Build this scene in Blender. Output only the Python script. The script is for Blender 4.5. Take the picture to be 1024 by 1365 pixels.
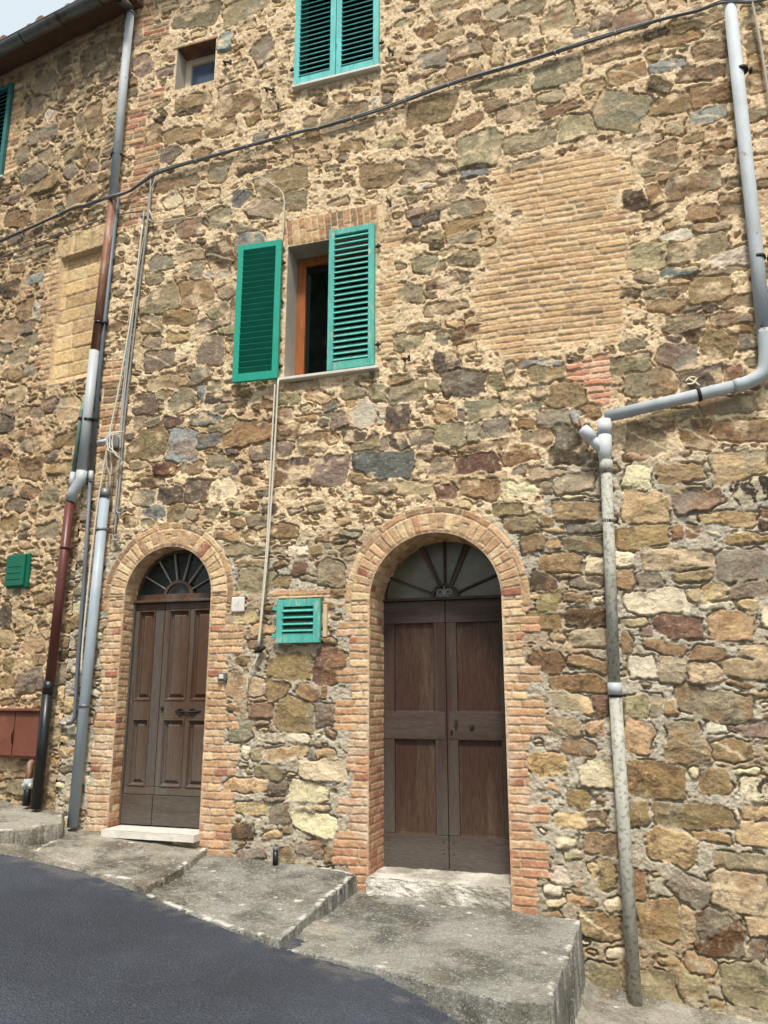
import bpy, bmesh, math, random
import numpy as np
from mathutils import Vector, Matrix
R = math.radians
S = bpy.context.scene
COL = S.collection
for o in list(bpy.data.objects): bpy.data.objects.remove(o)

# ------------------------------------------------------------------ camera, sky, sun, exposure
F, CX, CY = 1050.0, 512.0, 682.5            # photograph: 1024 x 1365 pixels
PITCH, YAW, D, H = R(13.0), R(17.6), 5.9, 1.6
cam = bpy.data.objects.new('camera', bpy.data.cameras.new('camera'))
COL.objects.link(cam)
cam.location = (0, -D, H)
cam.rotation_euler = (R(90) + PITCH, 0, YAW)
cam.data.sensor_fit = 'VERTICAL'
cam.data.sensor_height = 24.0
cam.data.lens = F / 1365.0 * 24.0
cam.data.clip_start = 0.05
cam.data.clip_end = 2000
S.camera = cam

SUN_EL, SUN_AZ = 60.0, 166.0     # azimuth: degrees clockwise from +y (north); sun stands in front of the wall, to the right
w = bpy.data.worlds.new('World'); S.world = w; w.use_nodes = True
nt = w.node_tree; nt.nodes.clear()
sky = nt.nodes.new('ShaderNodeTexSky'); sky.sky_type = 'NISHITA'; sky.sun_disc = False
sky.sun_elevation = R(SUN_EL); sky.sun_rotation = R(SUN_AZ)
sky.air_density = 1.0; sky.dust_density = 4.0; sky.ozone_density = 1.0
haze_mix = nt.nodes.new('ShaderNodeMix'); haze_mix.data_type = 'RGBA'; haze_mix.inputs[0].default_value = 0.55; haze_mix.inputs[7].default_value = (7.0, 7.6, 7.5, 1)   # thin cloud veil over the blue
bg = nt.nodes.new('ShaderNodeBackground'); bg.inputs['Strength'].default_value = 0.10
out = nt.nodes.new('ShaderNodeOutputWorld')
nt.links.new(sky.outputs[0], haze_mix.inputs[6]); nt.links.new(haze_mix.outputs[2], bg.inputs[0]); nt.links.new(bg.outputs[0], out.inputs[0])
sun = bpy.data.objects.new('sun', bpy.data.lights.new('sun', 'SUN')); COL.objects.link(sun)
sun.data.energy = 2.7; sun.data.angle = R(10); sun.data.color = (1.0, 0.955, 0.89)
sd_ = Vector((math.sin(R(SUN_AZ)) * math.cos(R(SUN_EL)), math.cos(R(SUN_AZ)) * math.cos(R(SUN_EL)), math.sin(R(SUN_EL))))
sun.rotation_euler = sd_.to_track_quat('Z', 'Y').to_euler()
S.view_settings.view_transform = 'Standard'; S.view_settings.look = 'None'
S.view_settings.gamma = 1.0; S.view_settings.exposure = 0.80
S.render.engine = 'CYCLES'
S.render.resolution_x, S.render.resolution_y = 768, 1024

# ------------------------------------------------------------------ where a photograph pixel lands on the real planes of the place
fh = np.array([-math.sin(YAW), math.cos(YAW), 0]); rt = np.array([math.cos(YAW), math.sin(YAW), 0])
fw = fh * math.cos(PITCH) + np.array([0, 0, math.sin(PITCH)]); up = np.cross(rt, fw)
C0 = np.array([0, -D, H])
A7 = R(7.7); P0 = np.array([-4.8, 0, 0]); LN = np.array([math.sin(A7), math.cos(A7), 0]); LD = np.array([math.cos(A7), -math.sin(A7), 0])
def ray(x, y): return fw * F + rt * (x - CX) + up * (CY - y)
def W(x, y, o=0.0):                    # on the main wall, o metres in front of it
    d = ray(x, y); return C0 + d * ((D - o) / d[1])
def L(x, y, o=0.0):                    # on the neighbour's wall
    d = ray(x, y); return C0 + d * (((P0 - C0) @ LN - o) / (d @ LN))
def WL(x, y, o=0.0):
    p = W(x, y, o); return L(x, y, o) if p[0] < P0[0] else p
def onplane(x, y, a, b, c):            # on the tilted sheet z = a + b x + c y
    d = ray(x, y); t = (a + b * C0[0] + c * C0[1] - C0[2]) / (d[2] - b * d[0] - c * d[1]); return C0 + d * t
def luv(p): return float((np.array(p) - P0) @ LD), float(p[2])
def LP(u, v, o=0.0): return P0 + LD * u - LN * o + np.array([0, 0, v])

# ------------------------------------------------------------------ helpers
def lin(c):
    c = np.asarray(c, float) / 255.0
    return np.where(c <= 0.04045, c / 12.92, ((c + 0.055) / 1.055) ** 2.4)
def tag(o, label=None, cat=None, group=None, kind=None):
    for k, v in (('label', label), ('category', cat), ('group', group), ('kind', kind)):
        if v: o[k] = v
    return o
def empty(name, loc=(0, 0, 0)):
    o = bpy.data.objects.new(name, None); COL.objects.link(o); o.location = loc; o.empty_display_size = 0.1; return o
def link(name, me, m, parent=None):
    o = bpy.data.objects.new(name, me); COL.objects.link(o)
    if m and not me.materials: me.materials.append(m)
    if parent is not None:
        o.parent = parent
        bpy.context.view_layer.update()
        o.matrix_parent_inverse = parent.matrix_world.inverted()
    return o
def from_bm(name, bm, m, parent=None, smooth=False):
    me = bpy.data.meshes.new(name); bmesh.ops.recalc_face_normals(bm, faces=bm.faces[:]); bm.to_mesh(me); bm.free()
    if smooth:
        for p in me.polygons: p.use_smooth = True
    return link(name, me, m, parent)
def box(bm, cx, cy, cz, sx, sy, sz, bev=0.0, rot=None):
    r = bmesh.ops.create_cube(bm, size=1.0)
    vs = r['verts']
    bmesh.ops.scale(bm, vec=(sx, sy, sz), verts=vs)
    if bev > 0:
        es = list({e for v in vs for e in v.link_edges})
        rb = bmesh.ops.bevel(bm, geom=es, offset=bev, segments=2, affect='EDGES', profile=0.5)
        vs = list({v for f in rb['faces'] for v in f.verts} | {v for v in vs if v.is_valid})
    if rot is not None: bmesh.ops.rotate(bm, cent=(0, 0, 0), matrix=rot, verts=vs)
    bmesh.ops.translate(bm, vec=(cx, cy, cz), verts=vs)
    return vs
def tube(bm, pts, r, seg=12, cap=True, wob=0.0):
    pts = [Vector(p) for p in pts]; rings = []
    n = len(pts); ref = Vector((0.31, -0.9, 0.2))
    for i, p in enumerate(pts):
        t = (pts[min(i + 1, n - 1)] - pts[max(i - 1, 0)]).normalized()
        a = t.cross(ref).normalized(); b = t.cross(a).normalized()
        rr = r[i] if isinstance(r, (list, tuple)) else r
        rings.append([bm.verts.new(p + (a * math.cos(2 * math.pi * k / seg) + b * math.sin(2 * math.pi * k / seg)) * rr) for k in range(seg)])
    for i in range(n - 1):
        for k in range(seg):
            f = bm.faces.new((rings[i][k], rings[i][(k + 1) % seg], rings[i + 1][(k + 1) % seg], rings[i + 1][k])); f.smooth = True
    if cap: bm.faces.new(rings[0]); bm.faces.new(rings[-1][::-1])
def curve_pts(pts, step=0.05, sag=0.0):      # Catmull-Rom through the points
    P = [np.array(p, float) for p in pts]; out = []
    P = [2 * P[0] - P[1]] + P + [2 * P[-1] - P[-2]]
    for i in range(1, len(P) - 2):
        n = max(1, int(np.linalg.norm(P[i + 1] - P[i]) / step))
        for k in range(n):
            t = k / n; a, b, c, d = P[i - 1], P[i], P[i + 1], P[i + 2]
            out.append(0.5 * (2 * b + (c - a) * t + (2 * a - 5 * b + 4 * c - d) * t * t + (3 * b - a - 3 * c + d) * t ** 3))
    out.append(P[-2]); return out
def tube_obj(name, pts, r, m, parent=None, seg=12, smooth_path=False, step=0.05):
    bm = bmesh.new(); tube(bm, curve_pts(pts, step) if smooth_path else pts, r, seg)
    return from_bm(name, bm, m, parent)

# ------------------------------------------------------------------ numpy noise
def _h(ix, iy, s):
    n = (ix.astype(np.int64) * 374761393 + iy.astype(np.int64) * 668265263 + s * 1442695040) & 0xffffffff
    n = ((n ^ (n >> 13)) * 1274126177) & 0xffffffff
    n = ((n ^ (n >> 16)) * 2246822519) & 0xffffffff
    return ((n ^ (n >> 15)) & 0xffffff) / float(0xffffff)
def vn(x, y, s=0):
    ix = np.floor(x).astype(np.int64); iy = np.floor(y).astype(np.int64); fx = x - ix; fy = y - iy
    fx = fx * fx * (3 - 2 * fx); fy = fy * fy * (3 - 2 * fy)
    a = _h(ix, iy, s); b = _h(ix + 1, iy, s); c = _h(ix, iy + 1, s); d = _h(ix + 1, iy + 1, s)
    return (a * (1 - fx) + b * fx) * (1 - fy) + (c * (1 - fx) + d * fx) * fy
def fbm(x, y, s=0, o=4, g=0.5):
    t = 0; a = 1.0; n = 0
    for k in range(o):
        t = t + a * vn(x * 2 ** k + 17.3 * k, y * 2 ** k - 9.1 * k, s + k * 31); n += a; a *= g
    return t / n
def sst(a, b, x): t = np.clip((x - a) / (b - a), 0, 1); return t * t * (3 - 2 * t)
def mixc(a, b, t): return a + (b - a) * t[..., None]

# ------------------------------------------------------------------ materials
def mat(name, col=(0.5, 0.5, 0.5), rough=0.8, metal=0.0, var=0.25, vscale=6.0, bump=0.2, bscale=60.0, col2=None, c2scale=3.0, c2lo=0.5, c2hi=0.62, stretch=(1, 1, 1), spec=0.35, srgb=True, det=6.0, wear=None):
    m = bpy.data.materials.new(name); m.use_nodes = True; t = m.node_tree; n = t.nodes; l = t.links
    b = n['Principled BSDF']; c = lin(col) if srgb else np.array(col)
    b.inputs['Roughness'].default_value = rough; b.inputs['Metallic'].default_value = metal
    b.inputs['Specular IOR Level'].default_value = spec
    tc = n.new('ShaderNodeTexCoord'); mp = n.new('ShaderNodeMapping'); mp.inputs['Scale'].default_value = stretch
    l.new(tc.outputs['Object'], mp.inputs[0])
    def noise(sc, d=det, r=0.6):
        x = n.new('ShaderNodeTexNoise'); x.inputs['Scale'].default_value = sc; x.inputs['Detail'].default_value = d; x.inputs['Roughness'].default_value = r
        l.new(mp.outputs[0], x.inputs['Vector']); return x
    def mr(src, a, b2, c_, d_):
        x = n.new('ShaderNodeMapRange'); x.inputs[1].default_value = a; x.inputs[2].default_value = b2; x.inputs[3].default_value = c_; x.inputs[4].default_value = d_
        l.new(src, x.inputs[0]); return x.outputs[0]
    base = n.new('ShaderNodeRGB'); base.outputs[0].default_value = (*c, 1); cur = base.outputs[0]
    if col2 is not None:
        mx = n.new('ShaderNodeMix'); mx.data_type = 'RGBA'; mx.inputs[7].default_value = (*(lin(col2) if srgb else col2), 1)
        fac = mr(noise(c2scale).outputs[0], c2lo, c2hi, 0, 1)
        if wear:
            sp = n.new('ShaderNodeSeparateXYZ'); l.new(tc.outputs['Object'], sp.inputs[0]); mu = n.new('ShaderNodeMath'); mu.operation = 'MULTIPLY_ADD'; mu.use_clamp = True
            l.new(mr(sp.outputs[2], wear[0], wear[1], 0.8, 0.0), mu.inputs[2]); mu.inputs[1].default_value = 0.6; l.new(fac, mu.inputs[0]); fac = mu.outputs[0]
        l.new(fac, mx.inputs[0]); l.new(cur, mx.inputs[6]); cur = mx.outputs[2]
    v = n.new('ShaderNodeVectorMath'); v.operation = 'SCALE'
    l.new(cur, v.inputs[0]); l.new(mr(noise(vscale).outputs[0], 0.3, 0.7, 1 - var, 1 + var), v.inputs['Scale'])
    l.new(v.outputs[0], b.inputs['Base Color'])
    if bump > 0:
        bp = n.new('ShaderNodeBump'); bp.inputs['Strength'].default_value = bump; bp.inputs['Distance'].default_value = 0.01
        l.new(noise(bscale).outputs[0], bp.inputs['Height']); l.new(bp.outputs[0], b.inputs['Normal'])
    return m
def attr_mat(name, rough=0.92, v1=0.15, v2=0.26, bump=0.7, dist=0.006):
    m = bpy.data.materials.new(name); m.use_nodes = True; t = m.node_tree; n = t.nodes; l = t.links
    b = n['Principled BSDF']; b.inputs['Roughness'].default_value = rough; b.inputs['Specular IOR Level'].default_value = 0.2
    at = n.new('ShaderNodeAttribute'); at.attribute_name = 'Col'
    tc = n.new('ShaderNodeTexCoord')
    def noise(sc, d, r=0.65, dis=0.0):
        x = n.new('ShaderNodeTexNoise'); x.inputs['Scale'].default_value = sc; x.inputs['Detail'].default_value = d; x.inputs['Roughness'].default_value = r; x.inputs['Distortion'].default_value = dis
        l.new(tc.outputs['Object'], x.inputs['Vector']); return x
    def mr(src, lo, hi, a, c):
        x = n.new('ShaderNodeMapRange'); x.inputs[1].default_value = lo; x.inputs[2].default_value = hi; x.inputs[3].default_value = a; x.inputs[4].default_value = c
        l.new(src, x.inputs[0]); return x.outputs[0]
    n1 = noise(22, 6); n2 = noise(140, 4)
    mu = n.new('ShaderNodeMath'); mu.operation = 'MULTIPLY'
    l.new(mr(n1.outputs[0], 0.3, 0.7, 1 - v1, 1 + v1), mu.inputs[0]); l.new(mr(n2.outputs[0], 0.3, 0.7, 1 - v2, 1 + v2), mu.inputs[1])
    v = n.new('ShaderNodeVectorMath'); v.operation = 'SCALE'
    l.new(at.outputs['Color'], v.inputs[0]); l.new(mu.outputs[0], v.inputs['Scale']); l.new(v.outputs[0], b.inputs['Base Color'])
    b1 = n.new('ShaderNodeBump'); b1.inputs['Strength'].default_value = bump; b1.inputs['Distance'].default_value = dist
    b2 = n.new('ShaderNodeBump'); b2.inputs['Strength'].default_value = bump; b2.inputs['Distance'].default_value = dist * 3
    n3 = noise(45, 8, 0.7, 0.6); l.new(n3.outputs[0], b2.inputs['Height']); l.new(n2.outputs[0], b1.inputs['Height'])
    l.new(b2.outputs[0], b1.inputs['Normal']); l.new(b1.outputs[0], b.inputs['Normal'])
    return m
def glass_mat(name, col, rough=0.06, spec=0.6):
    m = mat(name, col, rough=rough, var=0.25, vscale=5, bump=0.03, bscale=7, spec=spec); return m

M = {}
M['masonry'] = attr_mat('masonry')
M['concrete_old'] = None
M['wood_dark'] = mat('weathered_dark_wood', (58, 40, 32), wear=(0.2, 1.3), rough=0.62, var=0.34, vscale=20, bump=0.5, bscale=40, col2=(80, 73, 66), c2scale=0.7, c2lo=0.42, c2hi=0.66, stretch=(9, 9, 0.8))
M['wood_dark_panel'] = mat('reddish_dark_panel', (62, 41, 30), wear=(0.1, 1.0), rough=0.5, var=0.42, vscale=16, bump=0.5, bscale=40, col2=(84, 68, 54), c2scale=1.0, c2lo=0.48, c2hi=0.62, stretch=(9, 9, 0.8))
M['wood_dark_rail'] = mat('weathered_dark_wood_rail', (58, 41, 33), wear=(0.2, 1.3), rough=0.65, var=0.34, vscale=20, bump=0.5, bscale=40, col2=(82, 75, 68), c2scale=0.7, c2lo=0.42, c2hi=0.64, stretch=(0.8, 9, 9))
M['wood_brown'] = mat('weathered_brown_wood', (82, 58, 42), wear=(0.6, 1.6), rough=0.5, var=0.34, vscale=20, bump=0.45, bscale=40, col2=(96, 89, 80), c2scale=0.7, c2lo=0.45, c2hi=0.62, stretch=(9, 9, 0.8))
M['wood_grey'] = mat('greyed_wood', (84, 77, 69), rough=0.75, var=0.34, vscale=20, bump=0.5, bscale=40, stretch=(9, 9, 0.8), col2=(76, 58, 46), c2scale=0.7, c2lo=0.48, c2hi=0.66)
M['wood_grey_rail'] = mat('greyed_wood_board', (82, 75, 67), rough=0.75, var=0.34, vscale=20, bump=0.5, bscale=40, stretch=(0.8, 9, 9), col2=(74, 60, 50), c2scale=0.7)
M['wood_orange'] = mat('varnished_orange_wood', (150, 88, 46), rough=0.4, var=0.3, vscale=8, bump=0.15, bscale=30, stretch=(7, 7, 0.7))
M['teal'] = mat('pale_teal_paint', (96, 182, 176), rough=0.6, var=0.2, vscale=5, bump=0.25, bscale=40, col2=(62, 130, 112), c2scale=14, c2lo=0.62, c2hi=0.68, stretch=(3, 3, 1))  # pale teal paint of the top window's shutters
M['teal_old'] = mat('flaking_teal_paint', (82, 166, 152), rough=0.6, var=0.18, vscale=7, bump=0.4, bscale=40, col2=(160, 172, 146), c2scale=11, c2lo=0.58, c2hi=0.66, stretch=(3, 3, 1))
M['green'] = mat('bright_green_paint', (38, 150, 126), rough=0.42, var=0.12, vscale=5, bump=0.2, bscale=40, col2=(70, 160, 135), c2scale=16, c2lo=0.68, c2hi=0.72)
M['green_slat'] = mat('deep_green_paint', (24, 122, 98), rough=0.45, var=0.12, bump=0.15)  # deeper green paint for the slats of the folded-back shutter
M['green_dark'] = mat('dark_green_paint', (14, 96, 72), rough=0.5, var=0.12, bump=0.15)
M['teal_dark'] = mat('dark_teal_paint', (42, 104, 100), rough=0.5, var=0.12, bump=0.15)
M['zinc'] = mat('zinc_pipe', (164, 170, 172), rough=0.7, metal=0.0, var=0.16, vscale=7, bump=0.06, bscale=30, col2=(120, 116, 110), c2scale=18, c2lo=0.64, c2hi=0.7, stretch=(1, 1, 0.5))
M['zinc_dark'] = mat('aged_zinc', (112, 116, 112), rough=0.5, metal=0.5, var=0.2, vscale=4, bump=0.1, bscale=30, col2=(96, 76, 60), c2scale=6, c2lo=0.55, c2hi=0.7)
M['pvc'] = mat('grey_pvc', (170, 175, 176), rough=0.45, var=0.06, bump=0.03)
M['pvc_tube'] = mat('blue_grey_pvc', (146, 158, 166), rough=0.5, var=0.1, vscale=3, bump=0.04, col2=(176, 184, 186), c2scale=4, c2lo=0.55, c2hi=0.75, stretch=(1, 1, 0.4))
M['pvc_white'] = mat('white_pvc', (192, 195, 196), rough=0.4, var=0.05, bump=0.03)
M['conduit'] = mat('dark_conduit', (96, 104, 112), rough=0.5, var=0.15, bump=0.05)
M['fibre'] = mat('mottled_cement_pipe', (166, 164, 152), rough=0.8, var=0.18, vscale=6, bump=0.3, bscale=70, col2=(126, 124, 110), c2scale=34, c2lo=0.50, c2hi=0.62)
M['copper'] = mat('rusted_pipe', (128, 88, 66), rough=0.6, metal=0.1, var=0.25, vscale=5, bump=0.15, bscale=40, col2=(168, 160, 148), c2scale=5, c2lo=0.5, c2hi=0.66, stretch=(2, 2, 0.5))
M['maroon'] = mat('maroon_pipe_paint', (92, 50, 44), rough=0.38, var=0.15, vscale=4, bump=0.04)
M['black'] = mat('black_pipe', (26, 27, 29), rough=0.35, var=0.2, bump=0.05)
M['iron'] = mat('black_iron', (48, 42, 38), rough=0.7, metal=0.4, var=0.3, bump=0.3)
M['verdigris'] = mat('green_pipe', (104, 128, 112), rough=0.55, var=0.25, vscale=9, bump=0.1, col2=(150, 156, 146), c2scale=7)
M['cable'] = mat('dark_cable', (92, 93, 94), rough=0.55, var=0.2, bump=0.05)
M['cable_grey'] = mat('grey_cable', (140, 142, 140), rough=0.55, var=0.15, bump=0.05)
M['rope'] = mat('pale_rope', (205, 198, 180), rough=0.85, var=0.15, vscale=60, bump=0.3, bscale=200)
M['rope_grey'] = mat('grey_cord', (166, 158, 142), rough=0.85, var=0.15, vscale=60, bump=0.3, bscale=200)
M['rust'] = mat('rust_red_paint', (112, 66, 50), rough=0.6, var=0.15, vscale=4, bump=0.15, col2=(134, 84, 62), c2scale=3)
M['marble'] = mat('white_marble', (206, 200, 188), rough=0.55, var=0.1, vscale=5, bump=0.12, col2=(176, 168, 152), c2scale=8, c2lo=0.58, c2hi=0.7)
M['plaster'] = mat('grey_plaster', (172, 166, 152), rough=0.9, var=0.12, vscale=5, bump=0.25, bscale=40)
M['cream'] = mat('cream_frame', (214, 202, 176), rough=0.6, var=0.1, bump=0.15)
M['glass_dark'] = glass_mat('dark_glass', (10, 13, 12), 0.03, 0.8)
M['glass_dusty'] = mat('dusty_glass', (94, 90, 70), rough=0.3, var=0.3, vscale=6, bump=0.04, bscale=8, spec=0.5, col2=(84, 84, 68), c2scale=5)
M['glass_black'] = mat('old_dark_glass', (34, 38, 36), rough=0.16, var=0.4, vscale=7, bump=0.1, bscale=12, spec=0.5, col2=(64, 70, 64), c2scale=5, c2lo=0.52, c2hi=0.66)
M['glass_blue'] = glass_mat('blue_grey_glass', (92, 108, 132), 0.15, 0.6)
M['dark'] = mat('dark_interior', (20, 18, 16), rough=1, var=0.1, bump=0)
M['terracotta'] = mat('old_roof_tile', (128, 92, 70), rough=0.9, var=0.35, vscale=8, bump=0.4, col2=(90, 84, 70), c2scale=7)
M['soffit'] = mat('brown_eave', (104, 76, 60), rough=0.9, var=0.2, bump=0.3)
M['plaque'] = mat('plaque_stone', (212, 206, 196), rough=0.5, var=0.06, bump=0.1)

def concrete(name, base, dark, moss, warm=0.35, lich=0.62, speck=0.62):
    m = bpy.data.materials.new(name); m.use_nodes = True; t = m.node_tree; n = t.nodes; l = t.links; b = n['Principled BSDF']
    b.inputs['Roughness'].default_value = 0.93; b.inputs['Specular IOR Level'].default_value = 0.2
    tc = n.new('ShaderNodeTexCoord')
    def noise(sc, d=5, r=0.6, dis=0.0):
        x = n.new('ShaderNodeTexNoise'); x.inputs['Scale'].default_value = sc; x.inputs['Detail'].default_value = d; x.inputs['Roughness'].default_value = r; x.inputs['Distortion'].default_value = dis
        l.new(tc.outputs['Object'], x.inputs['Vector']); return x.outputs[0]
    def mr(src, a, c, lo=0.0, hi=1.0):
        x = n.new('ShaderNodeMapRange'); x.inputs[1].default_value = a; x.inputs[2].default_value = c; x.inputs[3].default_value = lo; x.inputs[4].default_value = hi; l.new(src, x.inputs[0]); return x.outputs[0]
    def mix(fac, a, col):
        x = n.new('ShaderNodeMix'); x.data_type = 'RGBA'; l.new(fac, x.inputs[0]); x.inputs[7].default_value = (*lin(col), 1)
        if isinstance(a, tuple): x.inputs[6].default_value = (*lin(a), 1)
        else: l.new(a, x.inputs[6])
        return x.outputs[2]
    c = mix(mr(noise(2.6, 7, 0.65), 0.42, 0.58), base, dark); c = mix(mr(noise(1.3, 6, 0.7), 0.54, 0.68, 0, 0.75), c, tuple(int(v * 0.75) for v in dark))
    c = mix(mr(noise(5, 6, 0.7), 0.52, 0.70, 0, warm), c, moss)
    c = mix(mr(noise(85, 3, 0.6), 0.56, 0.66, 0, 0.7), c, tuple(int(v * 0.55) for v in dark))
    c = mix(mr(noise(60, 3, 0.7), speck, speck + 0.07, 0, 0.5), c, (196, 192, 180)); c = mix(mr(noise(22, 6, 0.75), 0.56, 0.64, 0, 0.35), c, (190, 186, 174))
    vo = n.new('ShaderNodeTexVoronoi'); vo.inputs['Scale'].default_value = 7.0; vo.inputs['Randomness'].default_value = 1.0
    wn = n.new('ShaderNodeTexNoise'); wn.inputs['Scale'].default_value = 26; wn.inputs['Detail'].default_value = 4; l.new(tc.outputs['Object'], wn.inputs['Vector'])
    ad = n.new('ShaderNodeVectorMath'); ad.operation = 'MULTIPLY_ADD'; ad.inputs[1].default_value = (0.07, 0.07, 0.07); l.new(wn.outputs['Color'], ad.inputs[0]); l.new(tc.outputs['Object'], ad.inputs[2]); l.new(ad.outputs[0], vo.inputs['Vector'])
    sp = n.new('ShaderNodeMath'); sp.operation = 'MULTIPLY'; l.new(mr(vo.outputs['Distance'], 0.17, 0.10), sp.inputs[0]); l.new(mr(noise(1.9, 3), 0.50, 0.60), sp.inputs[1])
    c = mix(sp.outputs[0], c, (200, 196, 182))
    at = n.new('ShaderNodeAttribute'); at.attribute_name = 'Col'; c = mix(at.outputs['Fac'], c, (206, 202, 190))
    l.new(c, b.inputs['Base Color'])
    b1 = n.new('ShaderNodeBump'); b1.inputs['Strength'].default_value = 0.9; b1.inputs['Distance'].default_value = 0.018; l.new(noise(28, 8, 0.7), b1.inputs['Height'])
    b2 = n.new('ShaderNodeBump'); b2.inputs['Strength'].default_value = 0.8; b2.inputs['Distance'].default_value = 0.006; l.new(noise(120, 4, 0.7), b2.inputs['Height']); l.new(b1.outputs[0], b2.inputs['Normal']); l.new(b2.outputs[0], b.inputs['Normal'])
    return m
M['concrete_old'] = concrete('lichen_concrete', (142, 140, 130), (96, 94, 86), (136, 128, 100), speck=0.565)
M['travertine'] = concrete('worn_stone_step', (214, 208, 194), (168, 161, 146), (160, 150, 122), 0.3, speck=0.6)
M['concrete_warm'] = concrete('worn_concrete', (156, 150, 136), (108, 102, 90), (150, 134, 100), 0.5, speck=0.58)
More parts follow.
